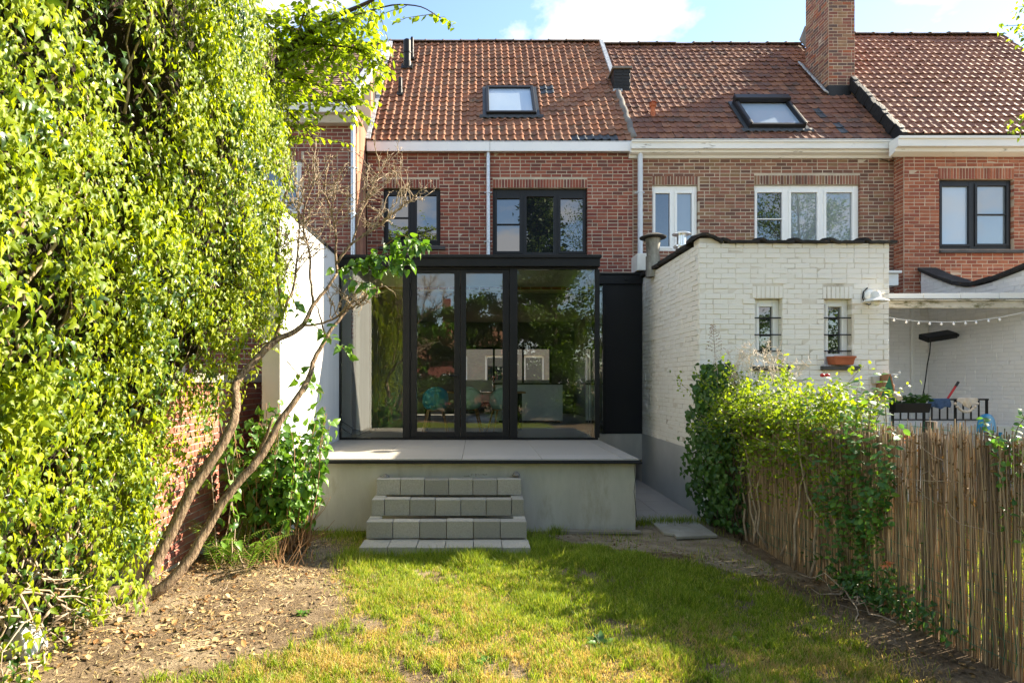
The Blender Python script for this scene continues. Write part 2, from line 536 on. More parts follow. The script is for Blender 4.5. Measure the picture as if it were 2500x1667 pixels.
M['sand'] = surf('sandy_earth', (0.36, 0.29, 0.20), (0.22, 0.165, 0.105), rough=0.97, ns=5, bump=1.0, bs=45, dist=0.03, patch=((0.13, 0.095, 0.06), 7.0, 0.55, 0.7))
M['ridge'] = surf('ridge_tile_lichen', (0.20, 0.13, 0.09), (0.12, 0.085, 0.06), rough=0.9, ns=9, bump=0.5, bs=40, patch=((0.05, 0.045, 0.035), 11.0, 0.5, 0.62))
M['ivy'] = leafmat('ivy_leaf', [(0.09, 0.15, 0.006), (0.17, 0.24, 0.007), (0.26, 0.33, 0.008), (0.35, 0.40, 0.012), (0.13, 0.20, 0.006), (0.30, 0.36, 0.010)], rough=0.46, spec=0.35, trans=0.45)
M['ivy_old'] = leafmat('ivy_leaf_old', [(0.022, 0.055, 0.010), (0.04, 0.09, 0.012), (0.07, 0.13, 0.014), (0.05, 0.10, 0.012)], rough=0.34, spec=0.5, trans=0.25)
M['beech'] = leafmat('broad_leaf_light', [(0.13, 0.20, 0.012), (0.21, 0.30, 0.015), (0.28, 0.37, 0.02), (0.10, 0.16, 0.012)], rough=0.42, trans=0.6)
M['lilac'] = leafmat('lilac_leaf', [(0.045, 0.12, 0.018), (0.07, 0.17, 0.022), (0.11, 0.23, 0.03), (0.16, 0.30, 0.035)], rough=0.4, trans=0.35)
M['creeper'] = leafmat('dark_creeper_leaf', [(0.03, 0.085, 0.015), (0.045, 0.12, 0.02), (0.07, 0.16, 0.025)], rough=0.38, trans=0.3)
M['rose'] = leafmat('rose_leaf', [(0.11, 0.18, 0.012), (0.18, 0.27, 0.016), (0.27, 0.36, 0.024), (0.07, 0.13, 0.012)], rough=0.5, trans=0.5)
M['honey'] = leafmat('honeysuckle_leaf', [(0.05, 0.14, 0.04), (0.08, 0.20, 0.05), (0.16, 0.30, 0.03)], rough=0.42, trans=0.42)
M['fern'] = leafmat('fern_frond', [(0.11, 0.24, 0.02), (0.16, 0.31, 0.025), (0.22, 0.36, 0.03)], rough=0.5, trans=0.45)
M['conifer'] = leafmat('conifer_spray', [(0.025, 0.06, 0.012), (0.05, 0.09, 0.015), (0.09, 0.12, 0.015)], rough=0.6, trans=0.25)
M['farleaf'] = leafmat('garden_tree_leaf', [(0.03, 0.075, 0.010), (0.07, 0.14, 0.016), (0.13, 0.22, 0.025)], rough=0.5, trans=0.4)
M['straw'] = leafmat('straw_bits', [(0.55, 0.42, 0.22), (0.42, 0.29, 0.13), (0.66, 0.54, 0.32), (0.25, 0.15, 0.07)], rough=0.7, spec=0.2, trans=0.1, tcol=(1.1, 0.9, 0.7))
M['dead'] = leafmat('dry_leaf', [(0.24, 0.12, 0.05), (0.40, 0.25, 0.11), (0.56, 0.41, 0.23), (0.17, 0.085, 0.04), (0.46, 0.35, 0.20), (0.34, 0.15, 0.05)], rough=0.7, spec=0.2, trans=0.15, tcol=(1.1, 0.9, 0.7))
M['deadvine'] = leafmat('withered_leaf', [(0.16, 0.10, 0.045), (0.22, 0.14, 0.06), (0.28, 0.17, 0.07)], rough=0.7, spec=0.2, trans=0.2, tcol=(1.1, 0.9, 0.7))
M['glass'] = glassmat('clear_glazing', ior=1.68)
M['pane_dark'] = panemat('pane_dark_room', (0.012, 0.014, 0.018), ior=2.35, wav=0.04)
M['pane_curtain'] = panemat('pane_curtained', (0.17, 0.20, 0.22), ior=2.3, wav=0.05)
M['pane_pale'] = panemat('pane_pale_blue', (0.34, 0.42, 0.50), ior=2.0, wav=0.03)  # pale blue base stands in for bright sky reflected in the glass
M['reed'] = surf('reed_cane', None, rough=0.75, pal=[(0.36, 0.24, 0.125), (0.28, 0.18, 0.09), (0.44, 0.31, 0.17), (0.20, 0.125, 0.065), (0.35, 0.25, 0.145), (0.13, 0.085, 0.045)], bump=0.3, bs=60)
M['wire_green'] = surf('green_wire', (0.03, 0.16, 0.09), rough=0.5)
M['room_wall'] = surf('room_wall', (0.20, 0.19, 0.175), (0.18, 0.17, 0.16), rough=0.8)
M['room_floor'] = surf('room_floor', (0.46, 0.44, 0.41), (0.42, 0.40, 0.37), rough=0.4)
M['island'] = surf('pale_cabinet', (0.80, 0.82, 0.79), (0.78, 0.80, 0.77), rough=0.4)
M['worktop'] = surf('dark_worktop', (0.04, 0.04, 0.04), rough=0.3)
M['shell_blue'] = surf('petrol_shell', (0.04, 0.36, 0.50), (0.035, 0.33, 0.46), rough=0.5, spec=0.4)
M['shell_green'] = surf('sage_shell', (0.52, 0.74, 0.62), (0.49, 0.71, 0.59), rough=0.5, spec=0.4)
M['terracotta'] = surf('terracotta', (0.46, 0.14, 0.06), (0.36, 0.10, 0.045), rough=0.8, bump=0.3)
M['enamel'] = surf('white_enamel', (0.78, 0.77, 0.72), (0.70, 0.68, 0.62), rough=0.35, bump=0.1, patch=((0.3, 0.22, 0.14), 18, 0.68, 0.75))
M['cable'] = surf('black_cable', (0.015, 0.015, 0.015), rough=0.5)
M['steel'] = surf('stainless_steel', (0.75, 0.75, 0.75), (0.6, 0.6, 0.6), rough=0.28, metal=0.9)
M['flue_stained'] = surf('stained_flue', (0.36, 0.35, 0.30), (0.10, 0.09, 0.075), rough=0.7, metal=0.2, ns=6, stretch=(1, 1, 0.35), bump=0.3)
M['rust'] = surf('rusty_cladding', (0.20, 0.10, 0.065), rough=0.85, pal=[(0.36, 0.16, 0.095), (0.31, 0.135, 0.08), (0.40, 0.19, 0.115), (0.27, 0.12, 0.08)], ns=5, bump=0.3)
M['canopy_wood'] = surf('mossy_canopy_board', (0.62, 0.58, 0.48), (0.48, 0.43, 0.33), rough=0.9, ns=5, bump=0.5, bs=30, patch=((0.13, 0.12, 0.05), 6.0, 0.50, 0.62), stretch=(0.6, 1, 2.0))
M['red_paint'] = surf('red_paint', (0.45, 0.02, 0.025), rough=0.4)
M['towel_blue'] = surf('blue_cloth', (0.07, 0.12, 0.22), (0.04, 0.07, 0.14), rough=1.0, ns=40, bump=0.5)
M['towel_beige'] = surf('beige_cloth', (0.60, 0.47, 0.34), (0.66, 0.60, 0.52), rough=1.0, ns=12, bump=0.4)
M['plastic_blue'] = surf('blue_plastic', (0.02, 0.22, 0.42), rough=0.35)
M['bird_wood'] = surf('birdhouse_wood', (0.42, 0.20, 0.09), (0.32, 0.15, 0.07), rough=0.7)
M['bird_green'] = surf('green_paint', (0.02, 0.15, 0.06), rough=0.5)
M['bulb'] = surf('frosted_bulb', (0.85, 0.85, 0.82), (0.8, 0.8, 0.8), rough=0.2)
M['flower_red'] = leafmat('red_petal', [(0.55, 0.02, 0.05), (0.62, 0.06, 0.08)], trans=0.3, tcol=(1.2, 0.8, 0.8))
M['flower_coral'] = leafmat('coral_petal', [(0.75, 0.25, 0.12), (0.8, 0.4, 0.2)], trans=0.3, tcol=(1.2, 0.9, 0.8))

# ------------------------------------------------------------------ the ground
def soil_material():
    m = bpy.data.materials.new('garden_soil')
    m.use_nodes = True
    nt = m.node_tree
    nt.nodes.clear()
    pos = nd(nt, 'ShaderNodeNewGeometry').outputs['Position']
    n1 = nd(nt, 'ShaderNodeTexNoise', {'Vector': pos, 'Scale': 2.2, 'Detail': 9.0, 'Roughness': 0.65}).outputs[0]
    n2 = nd(nt, 'ShaderNodeTexNoise', {'Vector': pos, 'Scale': 38.0, 'Detail': 6.0, 'Roughness': 0.7}).outputs[0]
    c = ramp(nt, n1, [(0.3, (0.10, 0.07, 0.042)), (0.5, (0.21, 0.155, 0.10)), (0.68, (0.36, 0.285, 0.19))])
    c = mixc(nt, 0.55, c, ramp(nt, n2, [(0.32, (0.45, 0.42, 0.38)), (0.66, (1.45, 1.4, 1.3))]), 'MULTIPLY')
    b = nd(nt, 'ShaderNodeBsdfPrincipled', {'Base Color': c, 'Roughness': 0.97, 'Specular IOR Level': 0.15})
    bp = nd(nt, 'ShaderNodeBump', {'Height': n2, 'Strength': 1.0, 'Distance': 0.05})
    nt.links.new(bp.outputs[0], b.inputs['Normal'])
    nd(nt, 'ShaderNodeOutputMaterial', {'Surface': b.outputs[0]})
    return m


M['soil'] = soil_material()


def ground_h(x, y):
    x, y = np.asarray(x, float), np.asarray(y, float)
    near = np.clip((12 - np.hypot(x, y - 4)) / 4, 0, 1)
    h = 0.018 * np.sin(2.1 * x + 0.7 * y) * np.sin(1.7 * y - 0.6 * x) + 0.012 * np.sin(5.3 * x + 1.0) * np.sin(4.7 * y)
    h += 0.10 * np.clip((-1.5 - x) / 1.2, 0, 1) * np.clip((6.5 - y) / 1.5, 0, 1)         # the left bed rises to the ivy
    h += -0.03 * np.clip((x - 2.0), 0, 0.6) * np.clip((7 - y) / 1.0, 0, 1)
    return h * near


def build_ground():
    a = np.concatenate([[-600, -150, -40, -20], np.arange(-9, 9.01, 0.12), [20, 40, 150, 600]])
    b = np.concatenate([[-600, -150, -40, -20], np.arange(-6, 9.01, 0.12), [11, 14, 20, 40, 150, 600]])
    X, Y = np.meshgrid(a, b)
    Z = ground_h(X, Y)
    V = np.stack([X, Y, Z], -1).reshape(-1, 3)
    nu, nv = len(a), len(b)
    i, j = np.meshgrid(np.arange(nu - 1), np.arange(nv - 1))
    q = (j * nu + i).ravel()
    loops = np.stack([q, q + 1, q + nu + 1, q + nu], 1).ravel()
    me = raw_mesh('ground', V, loops, np.arange(len(q)) * 4, True)
    me.materials.append(M['soil'])
    o = bpy.data.objects.new('ground', me)
    put(o)
    tag(o, 'bare brown garden soil under lawn and beds', kind='structure')


build_ground()

# ------------------------------------------------------------------ bricks, tiles
BL, BH, BJ = 0.200, 0.0685, 0.0125


def brick_protos(L, H, D, k=5, jit=0.0025, bev=0.004):
    out = []
    r = np.random.default_rng(5)
    for _ in range(k):
        l, h = L / 2, H / 2
        ring = np.array([(-l, -h), (l, -h), (l, h), (-l, h)]) + r.normal(0, jit * 0.5, (4, 2))
        push = r.normal(0, jit * 0.6)
        back = [(x, D, z) for x, z in ring]
        mid = [(x, bev + push, z) for x, z in ring]
        inn = [(x * (1 - 2 * bev / L), push + r.normal(0, jit * 0.35), z * (1 - 2 * bev / H)) for x, z in ring]
        f = []
        for i in range(4):
            n = (i + 1) % 4
            f += [(i, n, 4 + n, 4 + i), (4 + i, 4 + n, 8 + n, 8 + i)]
        f.append((8, 9, 10, 11))
        out.append(proto(back + mid + inn, [tuple(reversed(x)) for x in f[:-1]] + [f[-1]]))
    return out


PB = brick_protos(BL - BJ, BH - BJ, 0.10)
PBW = brick_protos(BL - 0.0045, BH - 0.0045, 0.10, jit=0.004, bev=0.005)
PSOLD = brick_protos(0.047, 0.168, 0.10)


def brick_layout(W, z0, z1, holes, seed=1, headers=0.12, zrow0=0.0):
    """rects (x0, x1, zc) of a running bond clipped to holes [(xa, xb, za, zb)]"""
    r = np.random.default_rng(seed)
    out = []
    rows = int(math.floor((z1 - z0) / BH + 0.35))
    for i in range(rows):
        zc = z0 + (i + 0.5) * BH
        x = -(BL / 2 if i % 2 else 0) - r.uniform(0, 0.012)
        cuts = [(a, b) for a, b, c, d in holes if c - 0.004 < zc < d + 0.004]
        while x < W:
            l = BL if r.random() > headers else BL / 2
            segs = [(max(x, 0) + BJ / 2, min(x + l, W) - BJ / 2)]
            for a, b in cuts:
                ns_ = []
                for s, e in segs:
                    if e <= a or s >= b:
                        ns_.append((s, e))
                    else:
                        if s < a:
                            ns_.append((s, a))
                        if e > b:
                            ns_.append((b, e))
                segs = ns_
            out += [(s, e, zc) for s, e in segs if e - s > 0.035]
            x += l
    return out


def brick_wall(parent, O, U, inward, W, z0, z1, holes, mat, seed=1, n_obj=300, protos=None, lintels=(), proud=0.0045, top=None, noheaders=False):
    """bricks as children of parent. O = (x, y) of the face's left end; lintels = [(xa, xb, za, zb)] rows of upright bricks"""
    U, I = np.asarray(U, float), np.asarray(inward, float)
    r = np.random.default_rng(seed + 50)
    T, wh = [], []
    pl = protos or PB
    full = BL - BJ
    base = np.array((O[0], O[1], 0.0))
    for s, e, zc in brick_layout(W, z0, z1, list(holes) + list(lintels), seed, 0.0 if noheaders else 0.12):
        if top is not None and zc + BH / 2 > top((s + e) / 2):
            continue
        c = base + U * (s + e) / 2 + np.array((0, 0, zc)) + I * (-proud + r.normal(0, 0.0012))
        T.append(M4(U * (e - s) / full, I, (0, 0, 1), c))
        wh.append(r.integers(len(pl)))
    k0 = len(pl)
    allp = list(pl) + PSOLD
    for xa, xb, za, zb in lintels:
        n = max(1, int(round((xb - xa) / 0.058)))
        st = (xb - xa) / n
        for i in range(n):
            c = base + U * (xa + (i + 0.5) * st) + np.array((0, 0, (za + zb) / 2)) + I * (-proud + r.normal(0, 0.0012))
            T.append(M4(U * (st - 0.010) / 0.047, I, (0, 0, (zb - za - BJ) / 0.168), c))
            wh.append(k0 + r.integers(len(PSOLD)))
    pieces(parent, 'brick', 'bricks_beyond', allp, wh, T, mat, n_obj)


def slab_with_holes(mb, O, U, inward, W, z0, z1, holes, t, grow=0.004):
    """wall core: cells of a grid cut by the holes"""
    U, I = np.asarray(U, float), np.asarray(inward, float)
    hs = [(a - grow, b + grow, c - grow, d + grow) for a, b, c, d in holes]
    xs = sorted({0.0, W} | {min(max(q, 0), W) for h in hs for q in h[:2]})
    zs = sorted({z0, z1} | {min(max(q, z0), z1) for h in hs for q in h[2:]})
    base = np.array((O[0], O[1], 0.0))
    for xa, xb in zip(xs[:-1], xs[1:]):
        for za, zb in zip(zs[:-1], zs[1:]):
            mx, mz = (xa + xb) / 2, (za + zb) / 2
            if xb - xa < 1e-5 or zb - za < 1e-5 or any(a < mx < b and c < mz < d for a, b, c, d in hs):
                continue
            mb.obox(base + U * mx + I * t / 2 + np.array((0, 0, mz)), U * (xb - xa) / 2, I * t / 2, (0, 0, (zb - za) / 2))
    return mb


def tile_protos(w, g, kind):
    prof = {'roll': [(0, .006), (.10, .001), (.34, .0), (.52, .003), (.62, .015), (.73, .026), (.86, .027), (.96, .015), (1.03, .004)],
            'flat': [(0, .008), (.08, .002), (.45, .0), (.70, .002), (.80, .014), (.89, .018), (.98, .011), (1.03, .003)],
            'scale': [(0, .002), (.2, .008), (.5, .011), (.8, .008), (1.0, .002)]}[kind]
    out = []
    r = np.random.default_rng(3)
    for k in range(4):
        lift = 0.020 + r.normal(0, 0.0015)
        V, f = [], []
        n = len(prof)
        for y in (-0.012, g + 0.02):
            for x, h in prof:
                yy = y
                if kind == 'scale' and y < 0:
                    yy = y + 0.10 * abs(2 * x - 1) ** 2 * g
                elif y < 0:
                    yy = y + (0.006 if h < 0.008 else -0.006)
                V.append((x * w, yy, h + lift * (1 - yy / g)))
        for x, h in prof:                                     # underside of the lower edge
            yy = -0.012
            if kind == 'scale':
                yy += 0.10 * abs(2 * x - 1) ** 2 * g
            V.append((x * w, yy + 0.002, h + lift - 0.014))
        for i in range(n - 1):
            f += [(i, i + 1, n + i + 1, n + i), (2 * n + i, 2 * n + i + 1, i + 1, i)]
        out.append(proto(V, f))
    return out


def tiled_roof(house, x0, x1, eave, ridge, back, mat, w, g, kind, skip=None, n_obj=300, seed=1, dark=None, ridge_col=None, tags=True):
    """roof body (gable prism) as a part, its tiles and ridge tiles as children. eave, ridge, back = (Y, z)"""
    e, rd, bk = (np.array((0, *t), float) for t in (eave, ridge, back))
    d = rd - e
    L = np.linalg.norm(d)
    d /= L
    nrm = np.array((0, -d[2], d[1]))
    off = -0.012
    pts = [np.array((x0, *(e + nrm * off)[1:])), np.array((x0, *(rd + nrm * off)[1:])), np.array((x0, *bk[1:])), np.array((x0, bk[1], eave[1] - 0.25)), np.array((x0, eave[0] + 0.25, eave[1] - 0.1))]
    body = MB().prism(pts, (x1 - x0, 0, 0)).build('roof', M['underlay'], house)
    cols = int(round((x1 - x0) / w))
    w2 = (x1 - x0) / cols
    rows = int(round(L / g))
    g2 = L / rows
    pr = tile_protos(w2, g2, kind)
    r = np.random.default_rng(seed)
    T, wh, Td, wd = [], [], [], []
    for j in range(rows):
        for i in range(cols):
            s = (j + 0.5) * g2
            x = x0 + (i + 0.5) * w2
            if skip and skip(x, s):
                continue
            p = e + d * j * g2 + np.array((x0 + i * w2, 0, 0)) + nrm * (r.normal(0, 0.0028) + 0.012 * math.sin(x * 1.3 + seed) * math.sin(s * 1.1))
            t = r.normal(0, 0.016)
            a = unit(np.array((1, t * 0.4, t)))
            m = M4(a, d, np.cross(a, d), p)
            if dark and dark(x, s):
                Td.append(m)
                wd.append(r.integers(4))
            else:
                T.append(m)
                wh.append(r.integers(4))
    pieces(body, 'roof_tile', 'roof_tiles_beyond', pr, wh, T, mat, n_obj, smooth=False)
    if Td:
        pieces(body, 'roof_tile', 'dark_roof_tiles_beyond', pr, wd, Td, M['tile_dark'], 60)
    # ridge caps
    n = int(round((x1 - x0) / 0.44))
    st = (x1 - x0) / n
    V, f = [], []
    for x, rr in ((0, .105), (.07, .112), (.075, .092), (1.02, .088)):
        for k in range(7):
            a = math.pi * k / 6
            V.append((x * st, -math.cos(a) * rr, math.sin(a) * rr * 0.75))
    for i in range(3):
        f += [(i * 7 + k, i * 7 + k + 1, (i + 1) * 7 + k + 1, (i + 1) * 7 + k) for k in range(6)]
    f.append(tuple(range(6, -1, -1)))
    T = [M4((1, 0, 0), (0, 1, 0), (0, 0, 1), (x0 + i * st, rd[1] + r.normal(0, .004), rd[2] - 0.015 + r.normal(0, .005))) for i in range(n)]
    pieces(body, 'ridge_tile', 'ridge_tiles', [proto(V, [tuple(reversed(q)) for q in f])], [0] * n, T, ridge_col or M['ridge'], 300, smooth=True)
    return body


def on_roof(eave, ridge, u, v):
    """point of the roof plane that shows at (u, v)"""
    k = (ridge[1] - eave[1]) / (ridge[0] - eave[0])
    q = (V0 - v) / F
    Y = (ZC - eave[1] + k * eave[0]) / (k - q)
    return P(u, v, Y)


def window(house, Y, op, panes, frame_mat, pane_mats, sill=None, sash=True, depth=0.07, mid=None):
    """op = opening px rect (u0, u1, v0, v1) in the facade plane Y; panes px rects in the frame plane; returns the frame part"""
    yf = Y + depth
    a, b = P(op[0], op[3], Y), P(op[1], op[2], Y)
    X0, X1, Z0, Z1 = a[0] + 0.003, b[0] - 0.003, a[2] + 0.003, b[2] - 0.003
    pr = []
    for u0, u1, v0, v1 in panes:
        p, q = P(u0, v1, yf), P(u1, v0, yf)
        pr.append((max(p[0], X0 + 0.03), min(q[0], X1 - 0.03), max(p[2], Z0 + 0.03), min(q[2], Z1 - 0.03)))
    mb = MB()
    xs = [X0] + [t for p in pr for t in (p[0], p[1])] + [X1]
    for i in range(0, len(xs), 2):
        mb.box(xs[i], xs[i + 1], yf, yf + 0.07, Z0, Z1)
    for p in pr:
        mb.box(p[0], p[1], yf, yf + 0.07, Z0, p[2])
        mb.box(p[0], p[1], yf, yf + 0.07, p[3], Z1)
    fr = mb.build('window', frame_mat, house, bevel=0.006)
    for k, p in enumerate(pr):
        if sash:
            t = min(0.035, (p[1] - p[0]) * 0.12)
            mb = MB()
            mb.box(p[0] - t, p[0] + 0.012, yf - 0.016, yf + 0.03, p[2] - t, p[3] + t)
            mb.box(p[1] - 0.012, p[1] + t, yf - 0.016, yf + 0.03, p[2] - t, p[3] + t)
            mb.box(p[0] + 0.012, p[1] - 0.012, yf - 0.016, yf + 0.03, p[2] - t, p[2] + 0.012)
            mb.box(p[0] + 0.012, p[1] - 0.012, yf - 0.016, yf + 0.03, p[3] - 0.012, p[3] + t)
            if mid and mid[k]:
                zc = P(0, mid[k], yf)[2]
                mb.box(p[0] + 0.012, p[1] - 0.012, yf - 0.010, yf + 0.02, zc - 0.011, zc + 0.011)
            mb.build('sash', frame_mat, fr, bevel=0.004)
        tilt = random.uniform(-0.004, 0.004)
        mbp = MB()
        y = yf + 0.025
        mbp.add([(p[0], y + tilt, p[2]), (p[1], y, p[2]), (p[1], y, p[3]), (p[0], y + tilt, p[3]),
                 (p[0], y + .012 + tilt, p[2]), (p[1], y + .012, p[2]), (p[1], y + .012, p[3]), (p[0], y + .012 + tilt, p[3])],
                [(0, 1, 2, 3), (7, 6, 5, 4), (0, 4, 5, 1), (1, 5, 6, 2), (2, 6, 7, 3), (3, 7, 4, 0)])
        mbp.build('pane', pane_mats[k % len(pane_mats)], fr)
    if sill:
        p, q = P(sill[0], sill[3], Y - 0.05), P(sill[1], sill[2], Y - 0.05)
        mb = MB()
        mb.prism([(p[0], Y - 0.055, p[2]), (p[0], Y - 0.055, q[2] - 0.008), (p[0], yf + 0.01, q[2] + 0.010), (p[0], yf + 0.01, p[2])], (q[0] - p[0], 0, 0))
        mb.build('sill', M['stone_sill'], fr, bevel=0.004)
    return fr


def px_hole(u0, u1, v0, v1, Y, X0):
    a, b = P(u0, v1, Y), P(u1, v0, Y)
    return (a[0] - X0, b[0] - X0, a[2], b[2])


def downpipe(house, mat, u0, u1, vtop, vbot, Y, collars):
    a, b = P((u0 + u1) / 2, vtop, Y), P((u0 + u1) / 2, vbot, Y)
    r = (u1 - u0) / 2 / F * Y
    mb = MB().tube([a, b], r, 14)
    o = mb.build('downpipe', mat, house, auto=40)
    for v in collars:
        c = P((u0 + u1) / 2, v, Y)
        mb = MB().lathe(c, [(r * 1.02, -.03), (r * 1.22, -.025), (r * 1.22, .0), (r * 1.02, .005)], 14)
        mb.box(c[0] - r * 1.9, c[0] + r * 1.9, Y + r * 0.2, Y + r * 1.4, c[2] - .018, c[2] - .004)
        mb.build('pipe_clip', mat, o, auto=40)
    return o


# ================================================================== HOUSE A (the one with the extension)
YA = 11.12
XA0, XA1 = -2.15, 3.04
EA, RA = (11.03, 6.50), (14.05, 10.20)
hA = thing('terraced_house', 'red brick terraced house behind the black glass extension, with small anthracite windows', 'house', ((XA0 + XA1) / 2, 14, 0))
holesA = [px_hole(936, 1075, 460, 600, YA, XA0), px_hole(1203, 1434, 459.5, 623, YA, XA0)]
lintA = [px_hole(936, 1073, 437.5, 460, YA, XA0), px_hole(1203, 1434, 437.5, 459.5, YA, XA0)]
mb = MB()
slab_with_holes(mb, (XA0, YA), (1, 0, 0), (0, 1, 0), XA1 - XA0, 3.60, 6.44, holesA, 0.28)
wallA = mb.build('wall', M['mortar'], hA)
brick_wall(wallA, (XA0, YA), (1, 0, 0), (0, 1, 0), XA1 - XA0, 3.63, 6.42, holesA, M['brick_a'], seed=2, lintels=lintA)
mb = MB()
mb.box(XA0 + .002, XA0 + 0.16, YA + 0.285, 17.2, 0, 6.35).box(XA1 - 0.16, XA1 - .002, YA + 0.285, 17.2, 0, 6.35)
mb.box(XA0 + 0.162, XA1 - 0.162, YA + 0.285, 17.2, 3.592, 3.75)
# street wall with a wide window opening
wz0, wz1 = P(0, 985, 17.0)[2], P(0, 848, 17.0)[2]
wx0, wx1 = P(1132, 0, 17.0)[0], P(1345, 0, 17.0)[0]
mb.box(XA0 + .162, wx0, 16.95, 17.2, 0, 3.59).box(wx1, XA1 - .162, 16.95, 17.2, 0, 3.59)
mb.box(wx0, wx1, 16.95, 17.2, 0, wz0).box(wx0, wx1, 16.95, 17.2, wz1, 3.59)
mb.box(XA0, XA1, 16.95, 17.2, 3.752, 6.35)
mb.build('inner_wall', M['room_wall'], hA)
MB().box(XA0 + .165, 1.93, 9.32, 11.12, 0.80, 0.888).box(XA0 + .165, XA1 - .165, 11.121, 16.94, 0.80, 0.888).build('room_floor', M['room_floor'], hA)
mb = MB()
for t in (wx0, (2 * wx0 + wx1) / 3, (wx0 + 2 * wx1) / 3, wx1 - 0.06):
    mb.box(t, t + 0.06, 16.9, 16.96, wz0, wz1)
mb.box(wx0, wx1, 16.905, 16.955, wz0, wz0 + 0.06).box(wx0, wx1, 16.905, 16.955, wz1 - 0.06, wz1)
sw_ = mb.build('street_window', M['black_metal'], hA)
for t in range(3):
    q0, q1 = wx0 + (wx1 - wx0) * t / 3 + .065, wx0 + (wx1 - wx0) * (t + 1) / 3 - .004
    MB().box(q0, q1, 16.92, 16.93, wz0 + .062, wz0 + (wz1 - wz0) * .42).build('frosted_pane', M['enamel'], sw_)
SKA = (1187, 1309, 222, 283)
pb_, pt_ = on_roof(EA, RA, 1248, 285), on_roof(EA, RA, 1248, 220)
dA = unit(np.array((0, RA[0] - EA[0], RA[1] - EA[1])))
s_of = lambda p, e, d: float(np.dot(p - np.array((0, *e)), d))
sA0, sA1 = s_of(pb_, EA, dA), s_of(pt_, EA, dA)
xa0, xa1 = on_roof(EA, RA, 1187, 283)[0], on_roof(EA, RA, 1309, 283)[0]


def skipA(x, s):
    return xa0 - 0.02 < x < xa1 + 0.02 and sA0 < s < sA1


def darkA(x, s):
    return s < 0.2 and 1.75 < x < 2.75 or (1.3 < x < 1.6 and 2.0 < s < 2.4)


tiled_roof(hA, XA0, XA1, EA, RA, (17.3, 6.3), M['tile_a'], 0.151, 0.196, 'roll', skipA, 300, 4, darkA)


def skylight(house, e, d, x0, x1, s0, s1, raise_, pane_mat, tilt=0.0, shutter=False):
    nrm = np.array((0, -d[2], d[1]))
    E = np.array((0, *e), float)
    q = lambda x, s, h: E + d * s + nrm * h + np.array((x, 0, 0))
    fw = 0.065
    mb = MB()
    for xa, xb, sa, sb in ((x0, x0 + fw, s0, s1), (x1 - fw, x1, s0, s1), (x0 + fw, x1 - fw, s0, s0 + fw), (x0 + fw, x1 - fw, s1 - fw * 1.3, s1)):
        c = q((xa + xb) / 2, (sa + sb) / 2, raise_ / 2 + 0.01)
        mb.obox(c, ((xb - xa) / 2, 0, 0), d * (sb - sa) / 2, nrm * (raise_ / 2 + 0.02))
    fr = mb.build('skylight', M['anthracite'], house, bevel=0.008)
    mb = MB()
    for xa, xb, sa, sb in ((x0 - 0.07, x0 - .002, s0 - 0.05, s1 + 0.05), (x1 + .002, x1 + 0.07, s0 - 0.05, s1 + 0.05), (x0 - .002, x1 + .002, s1 + .002, s1 + 0.06)):
        mb.obox(q((xa + xb) / 2, (sa + sb) / 2, 0.035), ((xb - xa) / 2, 0, 0), d * (sb - sa) / 2, nrm * 0.012)
    mb.build('flashing', M['tile_dark'], fr)
    # pleated apron below
    V, f = [], []
    n = 60
    for i in range(n + 1):
        x = x0 - 0.14 + (x1 - x0 + 0.28) * i / n
        h = 0.034 + 0.011 * (1 + math.sin((x - XA0) / 0.151 * 2 * math.pi))
        V += [q(x, s0 - 0.002, 0.045), q(x, s0 - 0.11, h), q(x, s0 - 0.115, h - 0.012)]
    for i in range(n):
        for k in range(2):
            f.append((3 * i + k, 3 * i + k + 1, 3 * i + 4 + k, 3 * i + 3 + k))
    MB().add(V, f).build('apron', M['tile_dark'], fr, smooth=True)
    mb = MB()
    mb.obox(q((x0 + x1) / 2, (s0 + s1) / 2, raise_ * 0.75 + tilt / 2), ((x1 - x0) / 2 - fw + .004, 0, 0), d * ((s1 - s0) / 2 - fw + 0.002) , nrm * 0.006)
    mb.build('pane', pane_mat, fr)
    if shutter:
        mb = MB()
        mb.obox(q((x0 + x1) / 2, s1 - 0.06, raise_ + 0.07), ((x1 - x0) / 2 + 0.01, 0, 0), d * 0.09, nrm * 0.05)
        for xx in (x0 + 0.03, x1 - 0.03):
            mb.obox(q(xx, (s0 + s1) / 2 - .08, raise_ + 0.045), (0.035, 0, 0), d * ((s1 - s0) / 2 - 0.08), nrm * 0.018)
        mb.build('shutter_box', M['anthracite'], fr, bevel=0.02)
    return fr


skylight(hA, EA, dA, xa0, xa1, sA0, sA1, 0.07, M['pane_pale'])
window(hA, YA, (936, 1075, 460, 600), [(946, 998, 476, 588), (1016, 1067, 476, 588)], M['anthracite'], [M['pane_dark']], sill=(925, 1087, 600, 609), mid=[532, None])
window(hA, YA, (1203, 1434, 459.5, 623), [(1212, 1270, 484, 615), (1284, 1353, 479, 618), (1367, 1425, 484, 615)], M['anthracite'], [M['pane_dark']], mid=[548, None, None])
